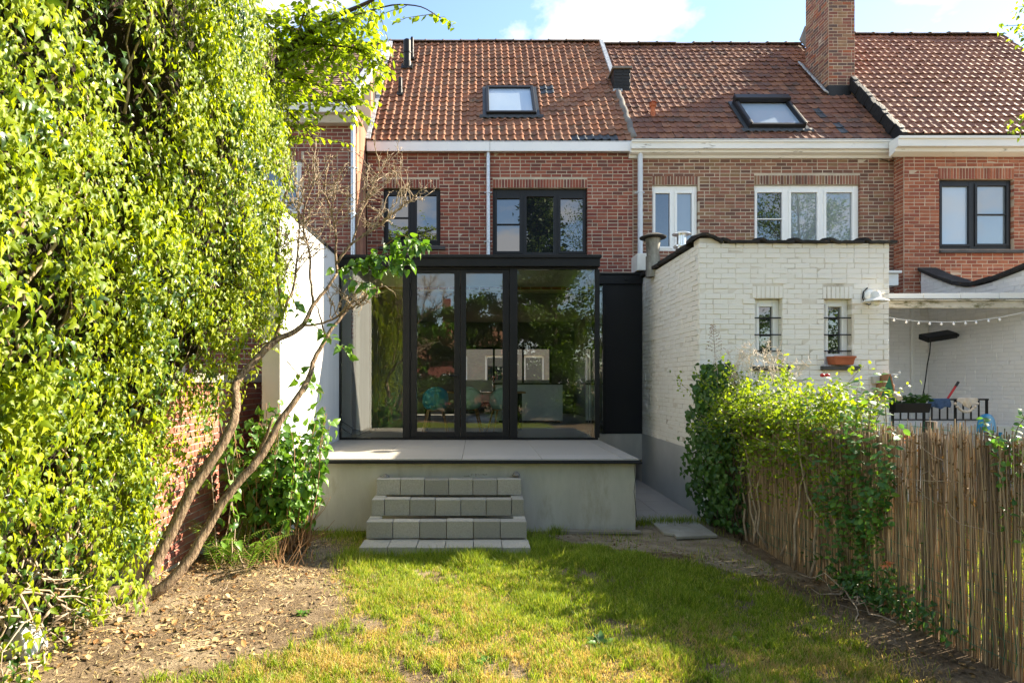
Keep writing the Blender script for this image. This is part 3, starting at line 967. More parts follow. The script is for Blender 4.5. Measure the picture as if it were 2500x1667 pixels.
# gutter box: two white boards with screws, zinc lip
YGA = 10.99
zt, zb = P(0, 346, YGA)[2], P(0, 369, YGA)[2]
gx0, gxj, gx1 = P(895, 0, YGA)[0], P(1196, 0, YGA)[0], P(1541, 0, YGA)[0]
for a, b in ((gx0, gxj - 0.003), (gxj + 0.003, gx1)):
    g = MB().box(a, b, YGA, YGA + .025, zb, zt).build('gutter_board', M['white_board'], hA, bevel=0.003)
    mb = MB()
    for i in range(int((b - a) / 0.37) + 1):
        for zz_ in (zb + 0.03, zt - 0.03):
            mb.lathe((a + 0.18 + i * 0.37 - 0.1, YGA - .0015, zz_), [(.005, -.001), (.005, .002)], 8, (0, 1, 0))
    mb.build('screw', M['galv'], g, kind='stuff')
mb = MB().box(gx0, gx1, YGA + .028, YA - 0.012, zb + 0.004, zb + 0.03).box(gx0, gx1, YGA - .005, YGA + .05, zt + 0.002, zt + 0.014)
mb.build('gutter', M['lead'], hA)
downpipe(hA, M['galv'], 1187, 1196.5, 370, 627, 11.06, (468, 588))
# vent pipes on the roof
for u0, u1, v0, v1, rr in ((985, 1003, 98, 165, 1.0), (1002, 1010, 92, 146, 1.0), (972, 982, 190, 233, 1.0)):
    b = on_roof(EA, RA, (u0 + u1) / 2, v1)
    r = (u1 - u0) / 2 / F * b[1]
    h = (v1 - v0) / F * b[1]
    mb = MB().lathe(b + np.array((0, 0, -.08)), [(r * 1.15, 0), (r * 1.15, .2), (r, .21), (r, h * .62), (r * 1.12, h * .63), (r * 1.12, h * .68), (r, h * .69), (r, h + .06), (r * .6, h + .09)], 16)
    mb.obox(b + dA * 0.0 + np.array((0, -.03, 0)), (r * 1.5, 0, 0), dA * r * 1.5, np.array((0, -dA[2], dA[1])) * 0.03)
    mb.build('vent_pipe', M['black_metal'], hA, auto=40)
# verge flashings
nA = np.array((0, -dA[2], dA[1]))
LA = np.linalg.norm(np.array(RA) - np.array(EA))
mb = MB()
for i in range(24):
    s = (i + 0.5) / 24 * LA
    mb.obox(np.array((XA0 + 0.03, *EA)) + dA * s + nA * (0.05 + 0.004 * (i % 2)), (0.045 + 0.012 * random.random(), 0.01, 0), dA * LA / 48 * 1.1, nA * 0.012)
mb.build('verge_flashing', M['lead'], hA)
mb = MB()
mb.obox(np.array((XA1, *EA)) + dA * LA * 0.80 + nA * 0.055, (0.045, 0, 0), dA * LA * 0.19, nA * 0.02)
mb.build('verge_strip', M['lead'], hA)
pts = [np.array((XA1 + 0.012 * math.sin(i * 1.9), *EA)) + dA * (LA * 0.43 * i / 14 + .02) + nA * (0.02 + 0.006 * random.random()) for i in range(15)]
MB().tube(pts, [0.058 + 0.008 * random.random() for _ in range(15)], 9).build('mortar_fillet', M['cement'], hA, smooth=True)
# small tarred chimney on the party line
b0 = on_roof(EA, RA, 1493, 230)
cz0, cz1 = b0[2], P(0, 166, b0[1])[2]
cx0, cx1 = P(1500, 0, b0[1])[0], P(1540, 0, b0[1])[0]
mb = MB().box(cx0, cx1, b0[1] + .05, b0[1] + 0.5, cz0 - 0.25, cz1)
ch = mb.build('small_chimney', M['tar'], hA, bevel=0.01)
ch['label'] = 'low black tarred chimney on the roof joint'
T = []
for i in range(int((cz1 - cz0) / BH)):
    for k in range(2):
        sh = (0.5 if i % 2 else 0) * BL * .5
        T.append(M4((0.9 - 0.1 * (k), 0, 0), (0, 1, 0), (0, 0, 1), (cx0 + 0.09 + k * 0.18 + sh * .3, b0[1] + .05 - 0.006, cz0 + (i + .5) * BH)))
pieces(ch, 'brick', 'bricks_beyond', PB, [i % 5 for i in range(len(T))], T, M['tar'], 60)
MB().box(cx0 - .04, cx1 + .04, b0[1] + .01, b0[1] + .54, cz1, cz1 + .05).build('chimney_cap', M['cement'], ch, bevel=0.01)
MB().obox((cx0 + .08, b0[1] + .042, cz0 + .04), (.1, 0, 0), (0, .008, 0), (0, 0, .09)).build('lead_patch', M['lead'], ch)

# ================================================================== HOUSE B
XB0, XB1 = 3.046, 8.02
YB = 11.12
EB, RB = (10.98, 6.52), (14.05, 10.14)
hB = thing('terraced_house', 'brown brick terraced house with white windows behind the whitewashed annex', 'house', ((XB0 + XB1) / 2, 14, 0))
holesB = [px_hole(1592, 1704, 452, 614, YB, XB0), px_hole(1841, 2100, 451, 628, YB, XB0)]
lintB = [px_hole(1592, 1704, 429, 452, YB, XB0), px_hole(1841, 2100, 428, 451, YB, XB0)]
mb = MB()
slab_with_holes(mb, (XB0, YB), (1, 0, 0), (0, 1, 0), XB1 + .12 - XB0, 3.0, 6.42, holesB, 0.28)
wallB = mb.build('wall', M['mortar'], hB)
brick_wall(wallB, (XB0, YB), (1, 0, 0), (0, 1, 0), XB1 + .12 - XB0, 3.30, 6.40, holesB, M['brick_b'], seed=6, lintels=lintB)
MB().box(XB0 + .02, XB1, YB + 0.3, 17.2, 0, 6.3).box(XB0 + .02, XB1, YB + 0.01, YB + .27, 0, 2.99).build('inner_wall', M['room_wall'], hB)
dB = unit(np.array((0, RB[0] - EB[0], RB[1] - EB[1])))
sb0, sb1 = s_of(on_roof(EB, RB, 1900, 318), EB, dB), s_of(on_roof(EB, RB, 1900, 256), EB, dB)
xb0, xb1 = 5.32, 6.44


def skipB(x, s):
    return xb0 - .02 < x < xb1 + .02 and sb0 < s < sb1


tiled_roof(hB, XB0, XB1, EB, RB, (17.3, 6.3), M['tile_b'], 0.155, 0.215, 'flat', skipB, 300, 9, lambda x, s: abs(x - (7.25 - 0.25 * s)) < 0.09 and s < 1.3 and (int(s * 5) % 3 != 0))
skylight(hB, EB, dB, xb0, xb1, sb0, sb1, 0.09, M['pane_pale'], shutter=True)
window(hB, YB, (1592, 1704, 452, 614), [(1598, 1636, 471, 604), (1651, 1690, 471, 604)], M['upvc'], [M['pane_dark'], M['pane_curtain']], depth=0.05)
window(hB, YB, (1841, 2100, 451, 628), [(1846, 1910, 469, 618), (1929, 1996, 469, 618), (2015, 2081, 469, 618)], M['upvc'], [M['pane_dark'], M['pane_curtain'], M['pane_curtain']], depth=0.05, mid=[535, None, None])
# old white cornice gutter
gy = 10.86
prof = [(gy, 342), (gy, 347), (gy + .03, 348), (gy + .03, 361), (gy + .09, 362), (gy + .10, 368), (gy + .22, 371), (gy + .24, 376)]


def cornice(house, x0, x1, gy, rows, mat, ytop, yback):
    """rows: (dy, z) profile from top to bottom"""
    pts = [(x0, gy + dy, z) for dy, z in rows]
    poly = pts + [(x0, yback, rows[-1][1]), (x0, yback, rows[0][1] - 0.02)]
    return MB().prism(poly[::-1], (x1 - x0, 0, 0)).build('gutter', mat, house)


zB = lambda v: P(0, v, gy)[2]
cornice(hB, P(1543, 0, gy)[0], XB1 + 0.05, gy, [(0, zB(341)), (0, zB(346)), (.025, zB(346.5)), (.025, zB(361)), (.09, zB(362)), (.10, zB(367)), (.20, zB(370)), (.22, zB(375))], M['white_paint_old'], 0, YB - .012)
MB().box(P(1543, 0, gy)[0], XB1 + .05, gy - .012, gy + .05, zB(341) + .002, zB(341) + .014).build('gutter_lip', M['lead'], hB)
downpipe(hB, M['grey_pvc'], 1557, 1569, 374, 645, 11.02, (468,))
tv = on_roof(EB, RB, 1594, 285)
mb = MB().lathe(tv + np.array((0, 0, -.06)), [(.05, 0), (.045, .25), (.065, .26), (.075, .29), (.05, .31), (.045, .335), (.07, .34), (.03, .38)], 14)
mb.build('vent_pipe', M['terracotta'], hB, auto=40)['label'] = 'short terracotta roof vent'
# cable along the top of the wall
mb = MB()
mb.tube([P(u, v, YB - .012) for u, v in ((1560, 383), (1700, 385.5), (1900, 387), (2050, 383), (2130, 383), (2150, 388), (2172, 396), (2186, 390))], 0.006, 5)
mb.build('cable', M['cable'], hB)

# ================================================================== HOUSE C
XC0, XC1 = 8.14, 12.6
YC = 10.86
EC, RC = (10.70, 6.50), (13.65, 10.13)
hC = thing('terraced_house', 'orange brick terraced house at the right with one dark window under a peeling white gutter', 'house', ((XC0 + XC1) / 2, 14, 0))
holesC = [px_hole(2293, 2475, 438, 608, YC, XC0)]
lintC = [px_hole(2290, 2476, 410, 438, YC, XC0)]
mb = MB()
slab_with_holes(mb, (XC0, YC), (1, 0, 0), (0, 1, 0), XC1 - XC0, 2.6, 6.42, holesC, 0.28)
wallC = mb.build('wall', M['mortar_c'], hC)
brick_wall(wallC, (XC0, YC), (1, 0, 0), (0, 1, 0), XC1 - XC0, 3.40, 6.35, holesC, M['brick_c'], seed=16, lintels=lintC)
brick_wall(wallC, (XC0, YC + 0.30), (0, -1, 0), (1, 0, 0), 0.29, 3.40, 6.35, [], M['brick_c'], seed=17, n_obj=60)
MB().box(XC0 + .02, XC1, YC + 0.3, 17.2, 0, 6.3).box(XC0 + .02, XC1, YC + 0.01, YC + .27, 0, 2.59).build('inner_wall', M['room_wall'], hC)
tiled_roof(hC, XB1 + 0.06, XC1, EC, RC, (17.0, 6.3), M['tile_c'], 0.157, 0.215, 'flat', None, 300, 12)
window(hC, YC, (2293, 2475, 438, 608), [(2297, 2365, 454, 598), (2383, 2457, 453, 597)], M['anthracite'], [M['pane_pale'], M['pane_curtain']], sill=(2297, 2502, 609, 617), depth=0.06, mid=[None, 524])
gy = 10.58
zC_ = lambda v: P(0, v, gy)[2]
cornice(hC, P(2196, 0, gy)[0], XC1, gy, [(0, zC_(331)), (0, zC_(337)), (.03, zC_(338)), (.03, zC_(355)), (.10, zC_(357)), (.12, zC_(364)), (.24, zC_(370))], M['white_paint_old'], 0, YC - .012)
# tarred upstand between the roofs of B and C
dC = unit(np.array((0, RC[0] - EC[0], RC[1] - EC[1])))
nC = np.array((0, -dC[2], dC[1]))
mb = MB()
for i in range(16):
    s = (i + .5) / 16 * 2.35
    mb.obox(np.array((XB1 + 0.0 + 0.012 * math.sin(i * 2.2), *EC)) + dC * s - nC * 0.07, (0.055, 0, 0), dC * (2.35 / 32 + .01), nC * (0.10 + .012 * math.sin(i * 1.3)))
mb.build('tar_upstand', M['tar'], hC, bevel=0.01)
mb = MB()
mb.obox(np.array((XB1, *EC)) + dC * 4.1 - nC * 0.08, (0.07, 0, 0), dC * .95, nC * .16)
mb.build('gable_upstand', M['cement'], hC, bevel=0.01)
# tall chimney
kx0, kx1, ky0, ky1, kz0, kz1 = 7.53, 8.09, 12.2, 13.05, 7.6, 11.7
kc = MB().box(kx0, kx1, ky0, ky1, kz0, kz1).build('chimney', M['mortar_c'], hC)
kc['label'] = 'tall weathered brick chimney'
zb_ = P(0, 208, ky0)[2]
brick_wall(kc, (kx0, ky0), (1, 0, 0), (0, 1, 0), kx1 - kx0, zb_, kz1, [], M['brick_ch'], seed=21, n_obj=160)
brick_wall(kc, (kx0, ky1), (0, -1, 0), (1, 0, 0), ky1 - ky0, 7.7, kz1, [], M['brick_ch'], seed=22, n_obj=240)
brick_wall(kc, (kx1, ky0), (0, 1, 0), (-1, 0, 0), ky1 - ky0, 7.7, kz1, [], M['brick_ch'], seed=23, n_obj=1)
MB().box(kx0 - .02, kx1 - .08, ky0 - .022, ky0 + .2, 7.6, zb_ - .005).build('tar_base', M['tar'], kc, bevel=0.02)
MB().box(kx0 - .06, kx1 + .06, ky0 - .06, ky1 + .06, kz1, kz1 + .12).build('chimney_cap', M['cement'], kc, bevel=0.01)
for i in range(6):
    Yq = ky0 + 0.05 + i * 0.17
    zq = EB[1] + (Yq - EB[0]) * (RB[1] - EB[1]) / (RB[0] - EB[0]) + .07
    MB().obox((kx0 - 0.06, Yq, zq + .03), (.05, 0, -.03), dB * .11, np.array((.03, -dB[2] * .1, .09)) * .12).build('step_flashing', M['lead'], kc, bevel=0.006)

# ================================================================== HOUSE L (left neighbour)
XL0, XL1 = -7.5, -2.17
YL = 10.2
EL, RL = (9.95, 6.80), (13.85, 10.02)
hL = thing('terraced_house', 'dark red brick house at the left, half hidden by the leafy branch', 'house', ((XL0 + XL1) / 2, 14, 0))
holesL = [px_hole(640, 736, 392, 520, YL, XL0)]
lintL = [px_hole(640, 736, 369, 392, YL, XL0)]
mb = MB()
slab_with_holes(mb, (XL0, YL), (1, 0, 0), (0, 1, 0), XL1 - XL0, 0.0, 6.8, holesL, 0.28)
wallL = mb.build('wall', M['mortar'], hL)
brick_wall(wallL, (XL0, YL), (1, 0, 0), (0, 1, 0), XL1 - XL0, 2.6, 6.65, holesL, M['brick_l'], seed=31, lintels=lintL)
MB().box(XL0, XL1 - .02, YL + .3, 17.2, 0, 6.6).build('inner_wall', M['room_wall'], hL)
tiled_roof(hL, XL0, XL1 + .02, EL, RL, (17.4, 6.6), M['tile_l'], 0.16, 0.17, 'scale', lambda x, s: x < -5.6, 300, 33)
window(hL, YL, (640, 736, 392, 520), [(652, 688, 408, 512), (700, 726, 408, 512)], M['upvc'], [M['pane_dark']], depth=0.05)
gy = 9.85
zL_ = lambda v: P(0, v, gy)[2]
cornice(hL, XL0, P(862, 0, gy)[0], gy, [(0, zL_(250)), (0, zL_(255)), (.02, zL_(256)), (.02, zL_(272)), (.1, zL_(274)), (.2, zL_(287))], M['white_paint_old'], 0, YL - .012)
downpipe(hL, M['galv'], 856, 867, 268, 625, 10.12, (408, 520))
# clad flank wall above house A's roof, each strip a part
k = 0
Y = YL - .02
dL = unit(np.array((0, RL[0] - EL[0], RL[1] - EL[1])))
mbc = MB().box(XL1 - .03, XL1 - .005, YL + .285, RL[0], 3.6, 6.4)
flank = mbc.build('flank_wall', M['rust'], hL)
while Y < 13.9:
    w_ = 0.26
    zt0 = EL[1] + (Y - EL[0]) * dL[2] / dL[1]
    zt1 = EL[1] + (Y + w_ - EL[0]) * dL[2] / dL[1]
    zb0 = 3.4 if Y < 10.85 else EA[1] + (Y - EA[0]) * dA[2] / dA[1] - .1
    zb1 = 3.4 if Y < 10.85 else EA[1] + (Y + w_ - EA[0]) * dA[2] / dA[1] - .1
    n = max(1, int((zt0 - zb0) / 0.62))
    for q in range(n):
        f0, f1 = q / n, (q + 1) / n
        t = 0.014 + 0.005 * ((k + q) % 3)
        MB().prism([(XL1, Y, zb0 + (zt0 - zb0) * f0), (XL1, Y + w_ - .006, zb1 + (zt1 - zb1) * f0), (XL1, Y + w_ - .006, zb1 + (zt1 - zb1) * f1 - .006), (XL1, Y, zb0 + (zt0 - zb0) * f1 - .006)], (t, 0, 0)).build('cladding_panel', M['rust'], flank)
    Y += w_
    k += 1
nL = np.array((0, -dL[2], dL[1]))
mb = MB()
LL = np.linalg.norm(np.array(RL) - np.array(EL))
mb.obox(np.array((XL1 - .03, *EL)) + dL * (LL / 2 + .12) + nL * .05, (.085, 0, 0), dL * (LL / 2 - .1), nL * .02)
mb.obox(np.array((XL1 + .035, *EL)) + dL * (LL / 2 + .12) - nL * .02, (.012, 0, 0), dL * (LL / 2 - .1), nL * .075)
mb.build('verge_flashing', M['lead'], hL)

# ================================================================== LEFT PARTY WALL, TERRACE, STEPS
pw = thing('party_wall', 'tall pale plastered wall along the left of the terrace', 'wall', (-2.4, 8.3, 0))
MB().box(-2.46, -2.25, 6.5, 10.18, -0.1, 3.85).build('wall', M['plaster'], pw, bevel=0.006)
MB().box(-2.49, -2.225, 6.47, 10.18, 3.853, 3.885).build('coping', M['anthracite'], pw, bevel=0.004)

ter = thing('terrace', 'raised terrace of large grey tiles with a cement rendered front', 'terrace', (-0.15, 8.1, 0))
MB().box(-2.247, 1.96, 7.04, 11.0, -0.1, 0.845).build('retaining_wall', M['render_grey'], ter, bevel=0.008)
xs = [-2.245, -1.185, -0.185, 0.80, 1.80, 1.99]
ys = [6.99, 7.40, 8.37, 9.262]
for i in range(5):
    for j in range(3):
        dz = random.uniform(-.0012, .0012)
        MB().box(xs[i] + .002, xs[i + 1] - .002, ys[j] + .002, ys[j + 1] - .002, 0.872, 0.893 + dz).build('paving_tile', M['paver'], ter, bevel=0.002)
MB().box(-2.245, 1.985, 7.0, 9.262, 0.848, 0.868).build('tile_bed', M['render_grey'], ter)
mb = MB().box(-2.245, 2.01, 6.955, 6.982, 0.858, 0.878).box(-2.245, 2.01, 6.965, 7.02, 0.846, 0.857)
mb.tube([(-2.24, 6.955, .853), (2.015, 6.955, .853)], 0.012, 8)
mb.build('edge_trim', M['black_metal'], ter)
mb = MB()
for u, v0, v1 in ((1151.5, 1156.5, 1160), (1154, 1156.3, 1156.6), (1156.5, 1158.4, 1159), (1161, 1156.5, 1159.5), (1162.5, 1156.6, 1158.5), (1161.6, 1160.6, 1163), (1167, 1157, 1159), (1170, 1158.2, 1159.2), (1174, 1157.2, 1159.2), (1177.5, 1157, 1159), (1180.5, 1156.2, 1159.2), (1182, 1157.5, 1159.3), (1185, 1157.2, 1159), (1188, 1156.3, 1159.4), (1143, 1159.5, 1162)):
    a, b = P(u, v0, 7.0385), P(u + .6, v1, 7.0385)
    mb.tube([a, b], .0028, 4)
mb.bar(P(1132, 1162, 7.0385), P(1148, 1161.6, 7.0385), .003, .003)
mb.build('pencil_mark', M['stone_sill'], ter, kind='stuff')
for u, v in ((942, 1163), (1260, 1157)):
    p = P(u, v, 6.98)
    MB().lathe(p, [(.05, -.02), (.045, 0), (.03, .02), (.008, .035)], 9).build('mortar_dab', M['cement'], ter, smooth=True)
# hairline crack and dabs of mortar left on the front
mb = MB()
for u, v in ((1548, 1135), (1551, 1170), (1547, 1200), (1552, 1235), (1554, 1262)):
    pass
mb.tube([P(u, v, 7.036) for u, v in ((1548, 1135), (1551, 1170), (1548, 1200), (1552, 1235), (1554, 1262))], 0.0035, 4)
mb.build('crack', M['stone_sill'], ter)

st = thing('garden_steps', 'four grey concrete block steps up to the terrace', 'steps', (-0.34, 6.0, 0))
SX0, SX1 = -1.25, 0.566
bw = (SX1 - SX0) / 6
levels = [(6.0, 0.10), (6.33, 0.29), (6.59, 0.48), (6.84, 0.67)]
PBLK = []
rr_ = np.random.default_rng(9)


def block(x0, x1, y0, y1, z1, h=0.188):
    j = lambda: random.uniform(-.003, .003)
    MB().box(x0 + .0035, x1 - .0035, y0 + 1.6 * j(), y1, z1 - h, z1 + 1.3 * j()).build('block', M['block'], st, bevel=0.005)


for k, (y0, z1) in enumerate(levels):
    y1 = levels[k + 1][0] - .004 if k < 3 else 7.03
    ins = 0.012 * k
    sh = (bw / 2 if k == 2 else 0)
    e = [SX0 + ins + (SX1 - SX0 - 2 * ins) / 6 * i for i in range(7)]
    if k == 2:
        e = [e[0]] + [q + bw / 2 for q in e[:-1]] + [e[-1]]
    for a, b in zip(e[:-1], e[1:]):
        block(a, b, y0, y0 + (.14 if k else .30), z1)
    if k:
        if y1 - y0 > .16:
            block(e[0], e[0] + .145, y0 + .145, y1, z1 + random.uniform(-.003, .003))
            block(e[-1] - .145, e[-1], y0 + .145, y1, z1 + random.uniform(-.003, .003))
        MB().box(e[0] + .147, e[-1] - .147, y0 + .142, y1, z1 - .18, z1 - .035).build('infill', M['render_grey'], st)
    if k == 0:
        MB().box(e[0] + .01, e[-1] - .01, y0 + .302, 7.03, -.1, z1 - .02).build('infill', M['render_grey'], st)

o = MB().prism([(0.95, 6.90, .0), (1.98, 6.88, .0), (1.98, 6.96, .0), (0.95, 7.0, .0)], (0, 0, .035)).build('timber_plank', M['wood_grey'], bevel=0.004)
tag(o, 'thin weathered plank lying along the foot of the terrace', 'plank')
sl = [P(u, v, ZC * F / (v - V0 + 6)) for u, v in ((1580, 1266), (1691, 1268), (1752, 1309), (1652, 1313), (1645, 1305), (1620, 1303))]
sl = [(p[0], p[1], 0.012) for p in sl]
o = MB().prism(sl[::-1], (0, 0, .035)).build('stone_slab', M['slab'], bevel=0.006)
tag(o, 'loose notched stone slab lying on bare earth near the ivy', 'slab')

# patch of bare sandy earth by the terrace corner
def sand_patch():
    out = np.array([((u - U0) / F * (ZC * F / (v - V0)), ZC * F / (v - V0)) for u, v in ((1318, 1293), (1400, 1288), (1562, 1290), (1580, 1262), (1700, 1262), (1745, 1300), (1800, 1330), (1880, 1372), (1900, 1402), (1800, 1398), (1640, 1352), (1500, 1342), (1400, 1322))])
    st_ = .03
    xs_, ys_ = np.arange(out[:, 0].min(), out[:, 0].max(), st_), np.arange(out[:, 1].min(), out[:, 1].max(), st_)
    V, f, idx = [], [], {}

    def ins(x, y):
        x += .05 * math.sin(9 * y + 3 * x)
        y += .05 * math.sin(8 * x) + .02 * math.sin(31 * x)
        c = False
        for i in range(len(out)):
            a, b = out[i], out[i - 1]
            if (a[1] > y) != (b[1] > y) and x < (b[0] - a[0]) * (y - a[1]) / (b[1] - a[1]) + a[0]:
                c = not c
        return c

    def vid(i, j):
        if (i, j) not in idx:
            idx[(i, j)] = len(V)
            x, y = xs_[0] + i * st_, ys_[0] + j * st_
            V.append((x, y, float(ground_h(x, y)) + .005))
        return idx[(i, j)]
    for i in range(len(xs_)):
        for j in range(len(ys_)):
            if ins(xs_[i] + st_ / 2, ys_[j] + st_ / 2):
                f.append((vid(i, j), vid(i + 1, j), vid(i + 1, j + 1), vid(i, j + 1)))
    o = MB().add(V, f).build('ground_patch', M['sand'], smooth=True)
    tag(o, 'pale sandy earth between lawn and terrace', kind='structure')


sand_patch()
# sunken passage beside the terrace
pas = MB().box(2.0, 2.98, 7.45, 11.0, -.06, 0.012).build('path', M['mortar'])
for k_ in range(6):
    MB().box(2.003, 2.48, 7.45 + k_ * .59, 8.034 + k_ * .59, .013, .032).build('paving_tile', M['paver'], pas, bevel=.002)
    MB().box(2.487, 2.978, 7.45 + k_ * .59, 8.034 + k_ * .59, .013, .031).build('paving_tile', M['paver'], pas, bevel=.002)
tag(pas, 'paved passage between terrace and annex', kind='structure')

# ================================================================== GLASS EXTENSION
ext = thing('glass_extension', 'black framed glass extension with a double door on the terrace', 'extension', (-0.1, 10.1, 0.89))
YG = 9.30
X = lambda u: float(P(u, 0, YG)[0])
Z = lambda v: float(P(0, v, YG)[2])
ZT, ZB = 3.70, 0.898
mb = MB().box(-2.247, 1.985, 9.19, 11.105, ZT + .002, 3.83)
mb.build('roof', M['black_metal'], ext, bevel=0.005)
MB().box(-2.247, 2.005, 9.165, 11.105, 3.832, 3.885).build('roof_edge', M['black_metal'], ext, bevel=0.006)
MB().box(-2.245, 1.93, 9.37, 11.10, ZT - .014, ZT - .001).build('ceiling', M['white_board'], ext)
MB().box(-2.24, -2.10, 10.2, 11.1, 0.9, 3.68).build('inner_wall', M['plaster'], ext)
mb = MB()
mb.box(-2.247, 1.97, YG - .03, YG + .05, ZB - .005, ZB + .03)                       # threshold rail
mb.box(-2.247, 1.97, YG - .03, YG + .05, ZT - .03, ZT)                               # head rail
mb.build('rail', M['black_metal'], ext, bevel=0.003)
for u0, u1, y0, y1 in ((826, 833, YG - .03, YG + .05), (984, 1001, YG - .045, YG + .07), (1244, 1263, YG - .045, YG + .07), (1452, 1463, YG - .03, YG + .05)):
    MB().box(X(u0), X(u1), y0, y1, ZB + .031, ZT - .031).build('post', M['black_metal'], ext, bevel=0.004)
for u0, u1 in ((833, 984), (1263, 1452)):
    MB().box(X(u0) + .002, X(u1) - .002, YG + .0, YG + .024, ZB + .032, ZT - .032).build('pane', M['glass'], ext)
MB().box(1.945, 1.969, YG + .06, 10.27, ZB + .01, ZT - .02).build('pane', M['glass'], ext)['label'] = 'side pane of the glass corner'
for (l0, l1, g0, g1, handle) in ((1001.6, 1123.4, 1018, 1109, True), (1124.4, 1243.4, 1138, 1227, False)):
    zb, zt, gz0, gz1 = ZB + .035, ZT - .035, Z(1054), Z(667)
    mb = MB()
    y0, y1 = YG - .02, YG + .05
    mb.box(X(l0), X(g0), y0, y1, zb, zt).box(X(g1), X(l1), y0, y1, zb, zt)
    mb.box(X(g0), X(g1), y0, y1, zb, gz0).box(X(g0), X(g1), y0, y1, gz1, zt)
    d = mb.build('door', M['black_metal'], ext, bevel=0.005)
    MB().box(X(g0) + .001, X(g1) - .001, YG + .005, YG + .029, gz0 + .001, gz1 - .001).build('pane', M['glass'], d)
    if handle:
        c = P(1116, 917, YG - .02)
        mb = MB().lathe((c[0], c[1] - .004, c[2]), [(.026, 0), (.026, .012), (.012, .014), (.012, .05)], 14, (0, -1, 0))
        mb.tube([(c[0], c[1] - .05, c[2]), (c[0] - .03, c[1] - .056, c[2]), (c[0] - .125, c[1] - .056, c[2] + .002)], .0095, 8)
        mb.build('handle', M['black_metal'], d, auto=40)
    ux = 1002.5 if handle else 1242.5
    for v in (682, 716, 868, 1040):
        p = P(ux, v, YG - .03)
        MB().tube([p + np.array((0, 0, -.055)), p + np.array((0, 0, .055))], .012, 8).build('hinge', M['black_metal'], d, auto=40)
# black clad return wall with the narrow side light
YR = 10.30
Xr = lambda u: float(P(u, 0, YR)[0])
Zr = lambda v: float(P(0, v, YR)[2])
MB().box(1.99, 2.985, YR - .03, 11.10, 3.60, 3.765).build('return_roof', M['black_metal'], ext, bevel=0.005)
MB().box(1.99, 2.99, YR - .05, YR + .05, 3.767, 3.80).build('return_edge', M['black_metal'], ext, bevel=0.004)
MB().box(Xr(1479), 2.985, YR, YR + .12, .90, 3.598).build('black_panel', M['black_panel'], ext, bevel=0.004)
mb = MB().box(Xr(1464) - .05, Xr(1464), YR - .01, YR + .1, .90, 3.598).box(Xr(1472), Xr(1479) - .003, YR - .01, YR + .1, .90, 3.598)
mb.build('side_light_frame', M['black_metal'], ext)
MB().box(Xr(1464) + .001, Xr(1472) - .001, YR + .03, YR + .05, .92, 3.58).build('pane', M['glass'], ext)
MB().box(1.99, 2.99, YR + .01, YR + .1, .43, .895).build('plinth', M['render_grey'], ext)
o = MB().lathe(P(1528, 682, YR - .004), [(.022, 0), (.022, .05), (.016, .05)], 12, (0, -1, 0)).build('overflow_spout', M['black_metal'], ext, auto=40)
# loose cables by the left pane
mb = MB()
mb.tube([P(u, v, y) for u, v, y in ((815, 1030, 9.28), (824, 1033, 9.2), (835, 1045, 9.15), (848, 1054, 9.1), (859, 1060, 9.05))], .008, 6)
mb.tube([P(u, v, y) for u, v, y in ((832, 1027, 9.5), (850, 1038, 9.5), (864, 1047, 9.5), (880, 1052, 9.5))], .008, 6)
tag(mb.build('cable', M['cable']), 'loose black cable ends sticking out of the plastered wall', 'cable')

# ---- furniture behind the glass
ZF = 0.888


def shell_chair(u, Y, rot, mat, label):
    x = float(P(u, 0, Y)[0])
    t = thing('chair', label, 'chair', (x, Y, ZF), 'shell chairs at the dining table')
    c, s = math.cos(rot), math.sin(rot)
    R = lambda q: np.array((x + c * q[0] - s * q[1], Y + s * q[0] + c * q[1], ZF + q[2]))

    def shell(a, b):
        th = -math.pi * 0.5 + (a - 0.5) * math.pi * 1.55         # back towards the viewer (-y)
        f = b
        back = (0.5 + 0.5 * math.cos((a - .5) * math.pi * 1.55)) ** 1.3
        r = 0.255 * (1 - (1 - f) ** 2.4) ** 0.55 * (1 - .22 * back * f ** 3)
        z = 0.42 + (0.19 + 0.25 * back) * f ** 1.5
        return R((r * math.cos(th), r * .95 * math.sin(th) - .04 * back * f ** 2, z))
    mb = MB().grid(shell, 25, 9)
    o = mb.build('seat_shell', mat, t, smooth=True)
    sm = o.modifiers.new('thickness', 'SOLIDIFY')
    sm.thickness = .014
    for sx in (-1, 1):
        for sy in (-1, 1):
            MB().tube([R((sx * .13, sy * .13, .44)), R((sx * .23, sy * .22, .0))], [.019, .013], 8).build('leg', M['oak'], t, auto=40)
    MB().bar(R((-.15, 0, .43)), R((.15, 0, .43)), .04, .03).build('crossbar', M['oak'], t)
    return t


shell_chair(1063, 10.45, 0.15, M['shell_blue'], 'petrol blue shell chair behind the left door leaf')
shell_chair(1146, 10.75, -0.1, M['shell_green'], 'sage green shell chair in the middle, behind the right door leaf')
shell_chair(1226, 10.60, 0.25, M['shell_green'], 'sage green shell chair nearest the right fixed pane')
tb = thing('dining_table', 'dark dining table behind the shell chairs', 'table', (0.05, 11.5, ZF))
MB().box(-1.1, 0.95, 11.1, 12.0, ZF + .72, ZF + .75).build('table_top', M['oak'], tb, bevel=.006)
for x in (-1.0, .85):
    for y in (11.2, 11.9):
        MB().box(x - .03, x + .03, y - .03, y + .03, ZF, ZF + .718).build('leg', M['black_metal'], tb)
isl = thing('kitchen_island', 'pale kitchen island with a dark worktop deep in the room', 'island', (1.0, 13.3, ZF))
MB().box(0.42, 1.95, 13.0, 13.8, ZF + .06, ZF + .88).build('cabinet', M['island'], isl, bevel=.004)
MB().box(0.38, 1.99, 12.95, 13.85, ZF + .882, ZF + .92).build('worktop', M['worktop'], isl, bevel=.004)
